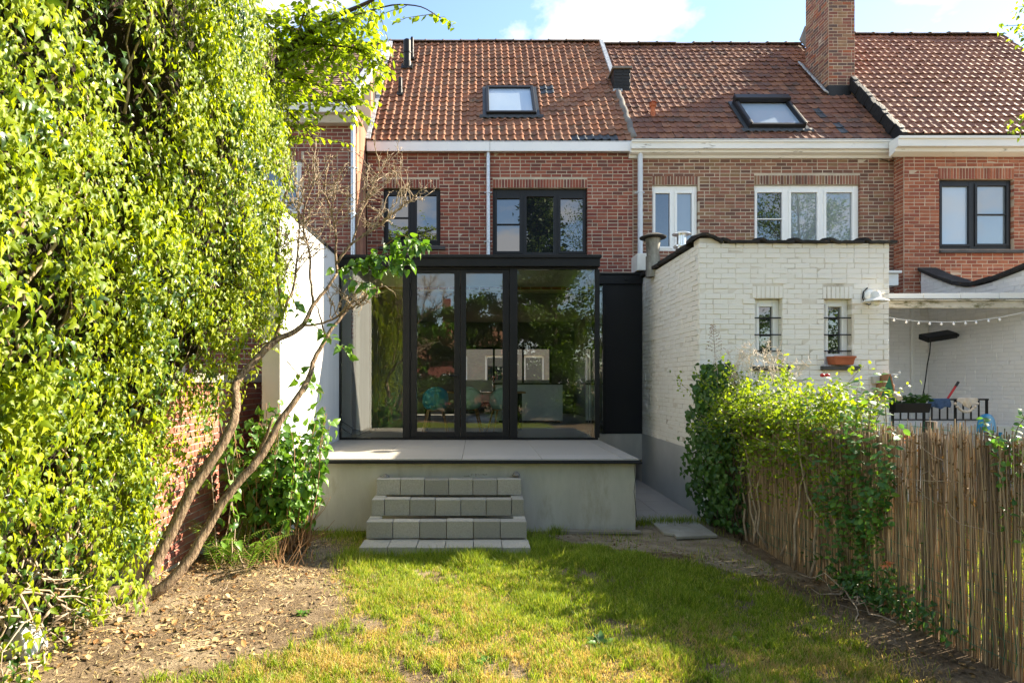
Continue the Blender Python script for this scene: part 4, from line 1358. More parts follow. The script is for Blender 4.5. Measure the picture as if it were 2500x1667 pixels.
MB().box(0.5, 1.9, 13.08, 13.7, ZF, ZF + .058).build('kick_board', M['worktop'], isl)

# ================================================================== WHITE ANNEX
YN, XN0, XN1, ZN = 7.70, 3.0, 5.57, 3.68
anx = thing('annex', 'whitewashed brick annex with two narrow barred windows', 'annex', (4.3, 9.3, 0))
hN = [px_hole(1842, 1910, 729, 892, YN, XN0), px_hole(2012, 2080, 730, 891, YN, XN0)]
lN = [px_hole(1836, 1912, 698, 729, YN, XN0), px_hole(2008, 2082, 699, 730, YN, XN0)]
mb = MB()
slab_with_holes(mb, (XN0 + .012, YN), (1, 0, 0), (0, 1, 0), XN1 - XN0 - .012, 0, ZN, [(a - .012, b - .012, c, d) for a, b, c, d in hN], .24)
mb.box(XN0, XN0 + .24, YN + .242, 11.1, 0, ZN + .03).box(XN1 - .24, XN1 - .01, YN + .242, 11.1, 0, ZN).box(XN0 + .242, XN1 - .242, YN + .9, YN + 1.0, 0, ZN - .1)
mb.box(XN0 + .242, XN1 - .242, YN + .242, 11.1, ZN - .14, ZN - .06)
wN = mb.build('wall', M['mortar_white'], anx)
brick_wall(wN, (XN0, YN), (1, 0, 0), (0, 1, 0), XN1 - XN0, .15, ZN + .03, hN, M['brick_white'], seed=41, lintels=lN, protos=PBW, proud=.0042)
brick_wall(wN, (XN0, 10.32), (0, -1, 0), (1, 0, 0), 10.32 - YN, .90, ZN + .06, [], M['brick_white'], seed=42, n_obj=200, protos=PBW, proud=.0042)
MB().box(XN0 - .016, XN0 - .001, YN - .01, 10.31, -.05, .90).build('plinth', M['plinth_grey'], anx)
for (u0, u1, g0, g1) in ((1842, 1910, 1850, 1887), (2012, 2080, 2018, 2055)):
    w = window(anx, YN, (u0, u1, 729, 892), [(g0, g1, 747, 866)], M['upvc'], [M['pane_dark']], sash=True, depth=.09)
    for v in (776, 817, 857):
        p = P(u0, v, YN + .03)
        MB().tube([(p[0] - .02, YN + .03, p[2]), (P(u1, v, YN + .03)[0] + .02, YN + .03, p[2])], .0085, 8).build('bar', M['black_metal'], w, auto=40)
    p, q = P(u0 - 4, 903, YN - .05), P(u1 + 22, 893, YN - .05)
    MB().box(p[0], q[0], YN - .06, YN + .08, p[2], q[2]).build('sill', M['stone_sill'], w, bevel=.008)
# coping tiles
cpx = [XN0 - .06, XN0 + .30, XN0 + .79, XN0 + 1.26, XN0 + 1.73, XN0 + 2.2, XN1 + .07]
for i, (a, b) in enumerate(zip(cpx[:-1], cpx[1:])):
    hmp = .10 if i == 0 else 0
    mb = MB()
    n = 9
    V, f = [], []
    for k in range(n + 1):
        x = a + (b - a) * k / n
        zz_ = ZN + .045 + random.uniform(-.006, .006) + (hmp * math.sin(math.pi * (0.28 + .72 * k / n)) if hmp else 0) + (.034 if k <= 1 and not hmp else 0)
        V += [(x, YN - .06, zz_ - .02), (x, YN - .065, zz_ + .012), (x, YN + .1, zz_ + .04), (x, YN + .32, zz_ + .015), (x, YN + .32, zz_ - .03)]
    for k in range(n):
        for q in range(5):
            q2 = (q + 1) % 5
            f.append((5 * k + q, 5 * k + q2, 5 * k + 5 + q2, 5 * k + 5 + q))
    f += [(0, 4, 3, 2, 1), tuple(5 * n + q for q in range(5))]
    mb.add(V, [tuple(reversed(q)) for q in f])
    mb.build('coping_tile', M['coping'], anx)
nS = 7
for i in range(nS):
    a, b = YN + .32 + (10.95 - YN - .32) * i / nS, YN + .32 + (10.95 - YN - .32) * (i + 1) / nS
    zz_ = ZN + .075 + random.uniform(-.006, .006)
    MB().prism([(XN0 - .06, a, zz_ - .03), (XN0 - .065, a, zz_ + .02), (XN0 + .1, a, zz_ + .055), (XN0 + .3, a, zz_ + .02), (XN0 + .3, a, zz_ - .03)], (0, b - a - .004, 0.012)).build('coping_tile', M['coping'], anx, bevel=.004)
# fill between bricks and the raised corner
MB().box(XN0 + .008, XN0 + .34, YN + .006, YN + .2, ZN + .002, ZN + .10).build('corner_fill', M['mortar_white'], anx)
# white plinth stub and small cornice pieces at the house wall
tag(MB().box(P(1556, 0, 10.2)[0], P(1600, 0, 10.2)[0], 10.2, 10.6, P(0, 660, 10.2)[2], P(0, 618, 10.2)[2]).build('flue_base', M['enamel'], anx, bevel=.01))


def cowl(name, u, v0, v1, Y, r, mats, label, kind):
    b = P(u, v1, Y)
    h = (v1 - v0) / F * Y
    t = thing(name, label, 'flue', b)
    MB().lathe(b, [(r * .95, -.3), (r * .95, h * .12), (r * .82, h * .13), (r * .9, h * .45), (r, h * .78), (r * .5, h * .79)] if kind == 'cone' else
               [(r * .9, -.3), (r * .9, h * .05), (r * 1.3, h * .06), (r * 1.3, h * .14), (r * .75, h * .16), (r * .75, h * .8)], 20).build('pipe', mats[0], t, auto=35)
    cap = [(r * .3, h * .80), (r * 1.75, h * .80), (r * 1.8, h * .84), (r * .9, h * .96), (r * .2, h)] if kind == 'cone' else [(r * .5, h * .8), (r * 1.5, h * .82), (r * 1.5, h * .87), (r * .8, h * .98), (r * .1, h)]
    MB().lathe(b, cap, 22).build('cap', mats[1], t, auto=35)
    for k in range(4):
        a = k * math.pi / 2 + .5
        p = b + np.array((math.cos(a) * r * .8, math.sin(a) * r * .8, 0))
        MB().bar(p + np.array((0, 0, h * .6)), p + np.array((0, 0, h * .82)), .02, .006).build('strut', mats[0], t)


cowl('flue_cowl', 1594, 569, 634, 9.7, .125, (M['flue_stained'], M['coping']), 'soot stained flue with a black conical cap above the annex', 'cone')
cowl('flue_cowl', 1664, 566, 606, 9.5, .10, (M['steel'], M['steel']), 'shiny steel flue with a disc cap behind the annex coping', 'disc')

MB().box(P(2162, 0, 10.4)[0], P(2194, 0, 10.4)[0], 10.4, 10.64, P(0, 697, 10.4)[2], P(0, 668, 10.4)[2]).box(P(2158, 0, 10.4)[0], P(2199, 0, 10.4)[0], 10.36, 10.64, P(0, 667.5, 10.4)[2], P(0, 661, 10.4)[2]).build('cornice_end', M['white_paint_old'], anx, bevel=.008)
wl = thing('wall_lamp', 'white enamel wall lamp with a looped cable on the annex corner', 'lamp', P(2120, 725, YN))
c = P(2121, 722, YN)
MB().lathe(c, [(.075, 0), (.075, .03), (.05, .05), (.02, .06)], 20, (0, -1, 0)).build('back_plate', M['enamel'], wl, auto=40)
MB().tube([c + np.array((0, -.05, 0)), c + np.array((.02, -.14, .02)), c + np.array((.09, -.18, .02))], .02, 10).build('arm', M['enamel'], wl, auto=40)
h0 = P(2138, 716, YN - .2)
MB().lathe(h0, [(.04, .02), (.055, 0), (.06, -.06), (.15, -.10), (.155, -.112), (.06, -.10)], 24).build('shade', M['enamel'], wl, auto=40)
MB().lathe(h0 + np.array((0, 0, -.10)), [(.05, 0), (.055, -.03), (.04, -.06), (.01, -.07)], 14).build('bulb', M['bulb'], wl, smooth=True)
pts = [P(u, v, YN - .015) for u, v in ((2118, 703), (2108, 712), (2106, 726), (2110, 739), (2121, 744), (2132, 740))]
MB().tube(pts, .008, 6).build('cable', M['cable'], wl)

pl = thing('window_planter', 'small terracotta trough on the sill of the right barred window', 'planter', P(2053, 892, YN - .02))
a, b = P(2028, 891, YN - .03), P(2079, 870, YN - .03)
mb = MB()
mb.add([(a[0] + .02, YN - .10, a[2] + .003), (b[0] - .02, YN - .10, a[2] + .003), (b[0] - .02, YN + .06, a[2] + .003), (a[0] + .02, YN + .06, a[2] + .003),
        (a[0], YN - .12, b[2]), (b[0], YN - .12, b[2]), (b[0], YN + .07, b[2]), (a[0], YN + .07, b[2]),
        (a[0] + .015, YN - .105, b[2]), (b[0] - .015, YN - .105, b[2]), (b[0] - .015, YN + .055, b[2]), (a[0] + .015, YN + .055, b[2]),
        (a[0] + .02, YN - .10, b[2] - .03), (b[0] - .02, YN - .10, b[2] - .03), (b[0] - .02, YN + .05, b[2] - .03), (a[0] + .02, YN + .05, b[2] - .03)],
       [(3, 2, 1, 0), (0, 1, 5, 4), (1, 2, 6, 5), (2, 3, 7, 6), (3, 0, 4, 7), (4, 5, 9, 8), (5, 6, 10, 9), (6, 7, 11, 10), (7, 4, 8, 11), (8, 9, 13, 12), (9, 10, 14, 13), (10, 11, 15, 14), (11, 8, 12, 15), (12, 13, 14, 15)])
mb.build('trough', M['terracotta'], pl, bevel=.004)
MB().box(a[0] - .006, b[0] + .006, YN - .126, YN - .11, b[2] - .025, b[2] + .004).build('rim', M['terracotta'], pl, bevel=.004)

# ================================================================== THE NEIGHBOUR'S YARD AT THE RIGHT
XW = 8.45
yd = thing('yard_wall', 'white painted yard wall whose curved top is capped with black tiles', 'wall', (XW + .1, 9.2, 0))
cur = [(11.0, 4.02), (10.6, 3.80), (10.2, 3.58), (9.8, 3.45), (9.4, 3.46), (9.0, 3.53), (8.6, 3.60), (7.4, 3.75)]
cz = lambda y: float(np.interp(y, [q[0] for q in cur][::-1], [q[1] for q in cur][::-1]))
yy = np.linspace(7.4, 10.84, 22)
mb = MB().prism([(XW, y, cz(y)) for y in yy] + [(XW, 10.84, 0), (XW, 7.4, 0)], (.22, 0, 0))
wY = mb.build('wall', M['mortar_white_c'], yd)
brick_wall(wY, (XW, 10.84), (0, -1, 0), (1, 0, 0), 3.44, .6, 4.0, [], M['brick_white_c'], seed=51, protos=PBW, proud=.005, top=lambda s: cz(10.84 - s) - .0)
for i in range(9):
    y0, y1 = 10.84 - i * .38, 10.84 - (i + 1) * .38
    za, zb2 = cz(y0) + .01, cz(y1) + .01 + (.015 if i % 2 else 0)
    MB().prism([(XW - .07, y0, za), (XW - .07, y1, zb2), (XW - .07, y1, zb2 + .07), (XW - .07, y0, za + .07)], (.36, 0, 0)).build('coping_tile', M['coping'], yd, bevel=.012)
bw_ = MB().box(5.6, XW - .01, 10.66, 10.78, 0, 3.36).build('back_wall', M['mortar_white_c'], yd)
brick_wall(bw_, (5.6, 10.66), (1, 0, 0), (0, 1, 0), 2.84, .8, 3.34, [], M['brick_white_c'], seed=52, protos=PBW, proud=.005, n_obj=120)
MB().box(8.10, 8.16, 10.61, 10.655, 0, 3.34).build('conduit', M['upvc'], yd, bevel=.01)

cnp = thing('yard_canopy', 'mossy white canopy edge with a sheet roof over the yard', 'canopy', (7.3, 9.5, 2.9))
Yk = 8.6
za_, zb2, zc2, zd2 = (P(0, v, Yk)[2] for v in (752, 735, 728, 716))
MB().box(5.9, 9.6, Yk, Yk + .07, za_, zb2).build('beam', M['canopy_wood'], cnp, bevel=.006)
MB().box(5.9, 9.6, Yk - .03, Yk + .09, zb2 + .002, zb2 + .022).build('beam_cap', M['canopy_wood'], cnp)
for i, (a, b) in enumerate(((5.9, 6.75), (6.76, 7.32), (7.33, 7.9), (7.91, 9.6))):
    MB().box(a, b, Yk + .02, Yk + .05, zc2, zd2 + .004 * i).build('fascia_strip', M['upvc'], cnp, bevel=.003)
MB().prism([(5.9, Yk + .06, zc2), (5.9, 10.95, zc2 + .22), (5.9, 10.95, zc2 + .235), (5.9, Yk + .06, zc2 + .015)], (2.54, 0, 0)).build('sheet_roof', M['glass'], cnp)
for x in (6.0, 7.2, 8.3):
    MB().bar((x, Yk + .08, zc2 - .03), (x, 10.95, zc2 + .18), .05, .05).build('rafter', M['upvc'], cnp)
# landing and railing
ld = MB().box(6.1, XW - .02, 8.75, 10.95, 0, 1.16).build('yard_landing', M['plaster'], bevel=.01)
tag(ld, 'raised white landing behind the reed fence', 'landing')
rl = thing('railing', 'black metal railing on the landing behind the reed fence', 'railing', (7.2, Yk, 1.16))
zt_, zb3 = P(0, 977, Yk)[2], P(0, 1026, Yk)[2]
xr0, xr1 = P(2176, 0, Yk)[0], P(2412, 0, Yk)[0]
MB().box(xr0, xr1, Yk - .02, Yk + .02, zt_, zt_ + .025).build('top_rail', M['black_metal'], rl, bevel=.004)
MB().box(xr0, xr1, Yk - .012, Yk + .012, zb3, zb3 + .02).build('bottom_rail', M['black_metal'], rl, bevel=.004)
nb = 13
for i in range(nb):
    x = xr0 + .02 + (xr1 - xr0 - .04) * i / (nb - 1)
    w = .018 if i in (0, 4, 8, 12) else .008
    MB().box(x - w, x + w, Yk - .008, Yk + .008, (zb3 + .021 if w < .01 else 0.9), zt_ - .001).build('baluster', M['black_metal'], rl)
pb = thing('balcony_planter', 'black trough of green leaves hooked on the railing', 'planter', P(2222, 1007, Yk - .12))
a, b = P(2178, 1007, Yk - .2), P(2268, 984, Yk - .2)
MB().prism([(a[0] + .02, Yk - .24, a[2]), (b[0] - .02, Yk - .24, a[2]), (b[0], Yk - .26, b[2]), (a[0], Yk - .26, b[2])], (0, .2, 0)).build('trough', M['black_metal'], pb, bevel=.008)
PLANT_SPOT = (a, b)


def cloth(name, u0, u1, vtop, vbot, Y, mat, label, sag=.0):
    a, b = P(u0, vtop, Y), P(u1, vtop, Y)
    hgt = (vbot - vtop) / F * Y

    def fn(i, j):
        x = a[0] + (b[0] - a[0]) * i + .01 * math.sin(7 * j + 3 * i)
        over = min(1, j * 5)
        y = Y + (.05 - .075 * over) - .012 * math.sin(i * 17) * j - .01 * math.sin(i * 31 + 1) * j
        z = a[2] + .028 - max(0, j - .2) / .8 * hgt * (1 - .25 * abs(math.sin(i * 5 + .6)) - sag * (2 * i - 1) ** 2) if j > .2 else a[2] + .028
        return (x, y, z)
    o = MB().grid(fn, 26, 14).build(name, mat, None, smooth=True)
    s = o.modifiers.new('thickness', 'SOLIDIFY')
    s.thickness = .006
    return tag(o, label, 'cloth')


cloth('towel', 2262, 2318, 978, 1004, Yk - .005, M['towel_blue'], 'dark blue cloth hung over the black railing')
tw = cloth('towel', 2333, 2384, 976, 1002, Yk - .005, M['towel_beige'], 'beige cloth with pompoms hung over the black railing', sag=.55)
for k in range(11):
    i = k / 10
    p = P(2332 + 54 * i, 985 + 20 * (1 - (2 * i - 1) ** 2), Yk - .05)
    MB().lathe(p, [(.006, -.022), (.02, -.012), (.024, 0), (.02, .012), (.006, .022)], 8).build('pompom', M['towel_beige'], tw, smooth=True)
br = thing('broom', 'red broom handle leaning on the railing', 'broom', P(2300, 1000, Yk + .1))
MB().tube([P(2309, 980, Yk + .06), P(2338, 935, Yk + .06)], .016, 10).build('handle', M['red_paint'], br, auto=40)
MB().tube([P(2333, 943, Yk + .058), P(2340, 932, Yk + .058)], .019, 10).build('grip', M['cable'], br, auto=40)
ht = thing('patio_heater', 'long black patio heater mounted on the white yard wall', 'heater', P(2290, 830, 10.1))
a, b = P(2254, 826, 9.9), P(2326, 815, 9.9)
dd = unit(b - a)
upv = unit(np.array((-.2, -.35, .9)))
MB().obox((a + b) / 2, dd * np.linalg.norm(b - a) / 2, np.cross(dd, upv) * .11, upv * .05).build('housing', M['black_metal'], ht, bevel=.012)
MB().obox((a + b) / 2 - upv * .052, dd * np.linalg.norm(b - a) * .36, np.cross(dd, upv) * .05, upv * .004).build('grille', M['steel'], ht)
MB().tube([b - dd * .06, np.array((XW - .005, b[1] + .1, b[2] - .02))], .03, 10).build('bracket', M['black_metal'], ht, auto=40)
MB().tube([P(u, v, 9.9) for u, v in ((2272, 834), (2270, 860), (2264, 890), (2259, 930), (2254, 960), (2250, 980))], .009, 6).build('cable', M['cable'], ht)
sgl = thing('string_lights', 'string of small white bulbs hanging below the canopy', 'string lights', P(2300, 790, 8.5))
line = [(2166, 774), (2200, 780), (2245, 784.5), (2300, 786), (2340, 785.5), (2380, 783), (2440, 775), (2500, 762)]
MB().tube([P(u, v, 8.5) for u, v in line], .004, 5).build('wire', M['bulb'], sgl)
for u in (2183, 2213, 2243, 2270, 2298, 2328, 2357, 2383, 2413, 2440):
    v = float(np.interp(u, [q[0] for q in line], [q[1] for q in line]))
    MB().lathe(P(u, v + 5, 8.5), [(.006, .026), (.008, .012), (.016, .004), (.018, -.006), (.012, -.018), (.002, -.022)], 10).build('bulb', M['bulb'], sgl, smooth=True)
# birdhouse on the corner of the annex
bh = thing('birdhouse', 'small wooden birdhouse with a green triangular front by the annex corner', 'birdhouse', P(2165, 970, 7.55))
q0, q1, q2 = P(2150, 968, 7.55), P(2185, 968, 7.55), P(2172, 916, 7.55)
MB().prism([q0, q1, q2], (0, .14, 0)).build('body', M['bird_green'], bh, bevel=.004)
MB().obox((q0 + q2) / 2 + np.array((-.01, .085, 0)), (q2 - q0) / 2 * 1.1, (0, .09, 0), unit(np.cross(q2 - q0, (0, 1, 0))) * .008).build('roof_board', M['bird_wood'], bh)
MB().obox((q1 + q2) / 2 + np.array((.01, .085, 0)), (q2 - q1) / 2 * 1.1, (0, .09, 0), unit(np.cross(q2 - q1, (0, 1, 0))) * .008).build('roof_board', M['bird_wood'], bh)
MB().lathe((q0 + q1 + q2) / 3 + np.array((0, -.004, 0)), [(.02, 0), (.02, .004)], 14, (0, -1, 0)).build('hole', M['cable'], bh)
MB().tube([P(2186, 962, 7.5), P(2196, 972, 7.3)], .035, 14).build('spout', M['towel_beige'], bh, auto=40)
hk = thing('wall_hook', 'wire hook with a hanging wooden feeder on the annex corner', 'hook', P(2190, 930, 7.6))
MB().tube([P(u, v, 7.62) for u, v in ((2174, 916), (2180, 914), (2192, 915), (2198, 912), (2197, 907), (2193, 908))], .006, 6).build('wire', M['galv'], hk)
MB().lathe(P(2179, 952, 7.6), [(.012, 0), (.022, .02), (.022, .07), (.01, .085)], 12).build('feeder', M['bird_wood'], hk, auto=40)
MB().tube([P(2178, 917, 7.62), P(2177, 930, 7.61), P(2179, 938, 7.6)], .003, 5).build('cord', M['cable'], hk)
o = MB().box(*[float(t) for t in (P(2126, 0, YN)[0], P(2142, 0, YN)[0])], YN - .05, YN - .002, float(P(0, 936, YN)[2]), float(P(0, 919, YN)[2])).build('socket_box', M['render_grey'], bevel=.006)
tag(o, 'small grey outdoor socket beside the birdhouse', 'socket')
# blue plastic chair behind the fence
bc = thing('garden_chair', 'blue plastic chair back showing above the reed fence', 'chair', (6.55, 7.5, 0))


def bcg(i, j):
    a = (i - .5) * 2
    return P(2408 + 24 * a * (1 - .25 * j ** 3), 1055 - 45 * j + 9 * abs(a) ** 3 * j, 7.3 + .06 * a * a + .03 * j)


o = MB().grid(bcg, 13, 9).build('backrest', M['plastic_blue'], bc, smooth=True)
s = o.modifiers.new('thickness', 'SOLIDIFY')
s.thickness = .012
c0 = P(2408, 1055, 7.3)
MB().box(c0[0] - .22, c0[0] + .22, 7.30, 7.75, c0[2] - .30, c0[2] - .28).build('seat', M['plastic_blue'], bc, bevel=.01)
for sx in (-.2, .2):
    MB().tube([(c0[0] + sx, 7.32, 0), (c0[0] + sx * .95, 7.31, c0[2] + .0)], .018, 8).build('leg', M['plastic_blue'], bc)
    MB().tube([(c0[0] + sx, 7.72, 0), (c0[0] + sx * .95, 7.72, c0[2] - .29)], .018, 8).build('leg', M['plastic_blue'], bc)

# ================================================================== OLD GARDEN WALL AT THE LEFT
gw = thing('garden_wall', 'old brick garden wall with a stone capped pier behind the leaning tree', 'wall', (-2.95, 5.3, 0))
GX, GY0, GY1 = -2.85, 4.95, 7.5
GT = 1.83
wG = MB().box(GX - .24, GX - .004, GY0, GY1, -.1, GT).build('wall', M['mortar'], gw)
brick_wall(wG, (GX, GY0), (0, 1, 0), (-1, 0, 0), GY1 - GY0, .12, GT, [], M['brick_garden'], seed=61, n_obj=300)
MB().box(GX - .3, GX + .05, GY0, 5.9, GT + .003, GT + .10).build('cap_stone', M['slab'], gw, bevel=.012)
MB().box(GX - .3, GX + .05, 5.905, GY1 + .04, GT + .003, GT + .10).build('cap_stone', M['slab'], gw, bevel=.012)
nb_ = MB().box(-3.9, -2.47, 7.6, 7.85, 0, 3.3).build('upper_wall', M['mortar'], gw)
brick_wall(nb_, (-3.9, 7.6), (1, 0, 0), (0, 1, 0), 1.42, 1.6, 3.3, [], M['brick_l'], seed=62, n_obj=100)
mb = MB()
V = []
lw = MB().prism([P(-60, 1500, 3.55), P(-60, 1800, 3.55), P(62, 1800, 3.55), P(66, 1600, 3.55), P(50, 1540, 3.55), P(10, 1535, 3.55)][::-1], (0, .18, 0)).build('low_wall', M['plaster'], bevel=.01)
tag(lw, 'stub of a low white wall at the bottom left under the ivy', 'wall')

# ================================================================== FOLIAGE TOOLS
def leaf_proto(half, fold=0.3, droop=0.3, wave=0.0):
    """leaf in the xy plane, stalk at the origin, tip at y = 1"""
    V, f = [], []
    n = len(half)
    for i, (x, y) in enumerate(half):
        zz_ = -droop * y * y
        V += [(0, y if 0 < i < n - 1 else y, zz_), (x, y, zz_ + fold * x + wave * (i % 2)), (-x, y, zz_ + fold * x - wave * (i % 2))]
    for i in range(n - 1):
        a, b = 3 * i, 3 * (i + 1)
        if half[i][0] == 0:
            f += [(a, b + 1, b), (a, b, b + 2)]
        elif half[i + 1][0] == 0:
            f += [(a, a + 1, b), (a, b, a + 2)]
        else:
            f += [(a, a + 1, b + 1, b), (a, b, b + 2, a + 2)]
    return proto(V, f)


IVY = [leaf_proto([(0, 0), (.30, .05), (.42, .26), (.20, .40), (.25, .60), (.09, .78), (0, 1.05)], .45, .35),
       leaf_proto([(0, 0), (.26, .02), (.34, .28), (.20, .48), (.12, .75), (0, 1.1)], -.3, .5),
       leaf_proto([(0, 0), (.20, .06), (.28, .28), (.13, .62), (0, 1.1)], .7, .25)]
OVAL = [leaf_proto([(0, 0), (.22, .15), (.34, .42), (.27, .70), (.12, .9), (0, 1)], .25, .2),
        leaf_proto([(0, 0), (.20, .15), (.32, .42), (.25, .70), (.10, .9), (0, 1)], -.2, .35, .02)]
HEART = [leaf_proto([(0, 0.02), (.28, -.04), (.42, .16), (.36, .48), (.17, .78), (0, 1.05)], .25, .3),
         leaf_proto([(0, 0.02), (.26, -.04), (.40, .16), (.34, .48), (.15, .78), (0, 1.05)], .5, .45)]
LANCE = [leaf_proto([(0, 0), (.16, .3), (.15, .6), (0, 1)], .3, .25)]
BLEAF = [proto([(0, 0, 0), (.3, .5, .1), (0, 1, -.15), (-.3, .5, .1)], [(0, 1, 2), (0, 2, 3)])]
SMALL = [leaf_proto([(0, 0), (.30, .35), (.24, .7), (0, 1)], .3, .2)]


def foliage(parent, protos, pos, d, nrm, size, mat, n_obj=150, name='leaf', plural='foliage'):
    pos = np.asarray(pos, float)
    T = frames(pos, np.asarray(d, float), np.asarray(nrm, float), size)
    wh = rng.integers(len(protos), size=len(pos))
    score = np.linalg.norm(pos - np.array((0, 0, ZC)), axis=1) / (np.asarray(size) * np.ones(len(pos)))
    score = np.where(pos[:, 1] > 0.5, score, 1e6)
    pieces(parent, name, plural, protos, wh, T, mat, n_obj, True, score)


def gauss(n, s=1.0):
    return rng.normal(0, s, (n, 3))


def wiggle(a, b, n, amp):
    a, b = np.asarray(a, float), np.asarray(b, float)
    t = np.linspace(0, 1, n)[:, None]
    w = np.cumsum(rng.normal(0, amp, (n, 3)), 0)
    w -= t * w[-1]
    return a + (b - a) * t + w * (n > 2)


sstep = lambda t: np.clip(t, 0, 1) ** 2 * (3 - 2 * np.clip(t, 0, 1))

# ================================================================== IVY
def blotch(x, y, k, ph=0.0):
    return .5 + .25 * np.sin(k * x + 1.3 * np.sin(k * .7 * y + ph) + ph) + .25 * np.sin(k * 1.13 * y + 1.1 * np.sin(k * .83 * x + 2 * ph) - ph)


ivy = thing('ivy_hedge', 'huge sunlit ivy hanging over the left garden wall', 'ivy', (-3.0, 4.6, 0))


def ivy_x(Y, z):
    Y, z = np.asarray(Y, float), np.asarray(z, float)
    b = -2.88 + 0.64 * sstep((z - 0.9) / 2.3)
    b += 0.10 * np.sin(1.9 * Y + 1.3 * z) + 0.08 * np.sin(3.1 * z - 2.3 * Y + 1)
    b += -0.10 * sstep((4.6 - Y) / 1.5) * sstep((z - 1) / 1.5)
    b -= 1.1 * np.clip((z - ivy_top(Y) + 1.1) / 1.1, 0, 1) ** 2.2
    b -= 0.55 * np.clip((Y - ivy_end(z) + .5) / .5, 0, 1) ** 2
    return b


def ivy_top(Y):
    return np.interp(Y, [2, 4.5, 5.4, 6.0, 6.6], [6.6, 6.6, 6.45, 6.1, 5.0])


def ivy_end(z):
    return np.interp(z, [0, .5, 1.2, 2.0, 2.6, 3.2, 4.0, 6.0], [4.3, 4.75, 5.3, 5.6, 6.0, 6.4, 6.55, 6.45])


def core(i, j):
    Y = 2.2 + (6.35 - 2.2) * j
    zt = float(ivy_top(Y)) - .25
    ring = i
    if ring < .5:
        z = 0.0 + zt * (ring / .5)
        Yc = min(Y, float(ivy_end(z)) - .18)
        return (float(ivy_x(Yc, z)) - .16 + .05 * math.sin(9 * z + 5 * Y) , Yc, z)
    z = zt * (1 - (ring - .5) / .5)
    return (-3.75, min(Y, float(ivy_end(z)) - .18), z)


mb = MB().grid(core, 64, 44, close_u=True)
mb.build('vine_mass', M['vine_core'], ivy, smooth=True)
nC_ = 1250
Yc = rng.uniform(2.3, 6.6, nC_ * 3)
zc_ = rng.uniform(.12, 6.6, nC_ * 3)
ok = (Yc < ivy_end(zc_)) & (zc_ < ivy_top(Yc)) & ((zc_ > 1.1) | (Yc > 4.1) | (rng.random(nC_ * 3) < .22)) & (rng.random(nC_ * 3) < .45 + 1.0 * blotch(Yc, zc_, 2.9, 1.7))
Yc, zc_ = Yc[ok][:nC_], zc_[ok][:nC_]
cpos = np.stack([ivy_x(Yc, zc_) + rng.uniform(-.08, .22, len(Yc)), Yc, zc_], 1)
pos, dr, nr, sz, old = [], [], [], [], []
for c in cpos:
    k = rng.integers(26, 58)
    t = rng.random(k)[:, None] ** .85
    L_ = rng.uniform(.25, .62)
    out = np.array((1.0, -.22, 0)) if c[1] < 6.0 else np.array((.75, .1, 0))
    reach = rng.uniform(.10, .26)
    swing = rng.normal(0, .10)
    p = c + np.array((0, 1, 0)) * (rng.normal(0, .055, (k, 1)) + swing * t) + np.array((0, 0, -1)) * t ** 1.5 * L_ + out * (reach * np.sin(t * 2.3)) + gauss(k, .022)
    p[:, 2] = np.maximum(p[:, 2], .06)
    pos.append(p)
    dr.append(np.array((.30, -.12, -.8)) + gauss(k, .36) + np.array((0, .2 * rng.normal(), 0)))
    nr.append(np.array((.75, .0, .0)) + np.array((.2, 0, .95)) * (1 - .75 * t) + gauss(k, .36))
    sz.append(rng.uniform(.024, .060, k) * rng.choice([.75, 1.0, 1.15]))
    old.append(np.full(k, rng.random() < .08) | (rng.random(k) < .06))
pos, dr, nr, sz, old = np.vstack(pos), np.vstack(dr), np.vstack(nr), np.concatenate(sz), np.concatenate(old)
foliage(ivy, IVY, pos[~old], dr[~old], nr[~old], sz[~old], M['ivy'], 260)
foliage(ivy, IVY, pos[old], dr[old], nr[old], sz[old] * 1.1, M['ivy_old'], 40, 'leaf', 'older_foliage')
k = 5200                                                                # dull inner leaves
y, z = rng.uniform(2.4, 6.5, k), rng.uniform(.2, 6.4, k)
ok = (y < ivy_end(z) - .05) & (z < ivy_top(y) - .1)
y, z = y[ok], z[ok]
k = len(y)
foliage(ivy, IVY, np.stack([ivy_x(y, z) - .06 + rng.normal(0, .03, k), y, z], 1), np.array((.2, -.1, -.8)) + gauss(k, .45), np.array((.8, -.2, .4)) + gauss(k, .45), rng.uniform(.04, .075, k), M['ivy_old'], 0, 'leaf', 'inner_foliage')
mb = MB()
for _ in range(90):
    y = rng.uniform(2.8, 5.9)
    z0, L_ = rng.uniform(.1, 4), rng.uniform(.5, 1.6)
    n = 9
    yy_ = y + np.cumsum(rng.normal(0, .05, n))
    zz_ = np.linspace(z0, z0 + L_, n)
    yy_ = np.minimum(yy_, ivy_end(zz_) - .1)
    xx_ = ivy_x(yy_, zz_) + rng.normal(-.02, .03, n)
    mb.tube(np.stack([xx_, yy_, zz_], 1), [rng.uniform(.005, .014), .003], 5)
for _ in range(70):                                                     # bare roots at the foot
    y = rng.uniform(2.9, 4.7)
    p0 = np.array((ivy_x(y, .3) + rng.uniform(-.05, .16), y, rng.uniform(.12, .8)))
    mb.tube(wiggle(p0, p0 + np.array((rng.normal(.05, .1), rng.normal(0, .25), -rng.uniform(.05, .35))), 7, .025), [rng.uniform(.004, .012), .002], 5)
mb.build('stems', M['twig'], ivy, smooth=True)
k = 420
y = rng.uniform(2.9, 5.3, k)
z = rng.uniform(.1, 1.7, k)
foliage(ivy, IVY, np.stack([ivy_x(y, z) - .04 + rng.normal(0, .03, k), y, z], 1), np.array((.2, 0, -.8)) + gauss(k, .5), np.array((.8, -.2, .4)) + gauss(k, .4), rng.uniform(.04, .07, k), M['deadvine'], 0, 'dry_leaf', 'dry_leaves')

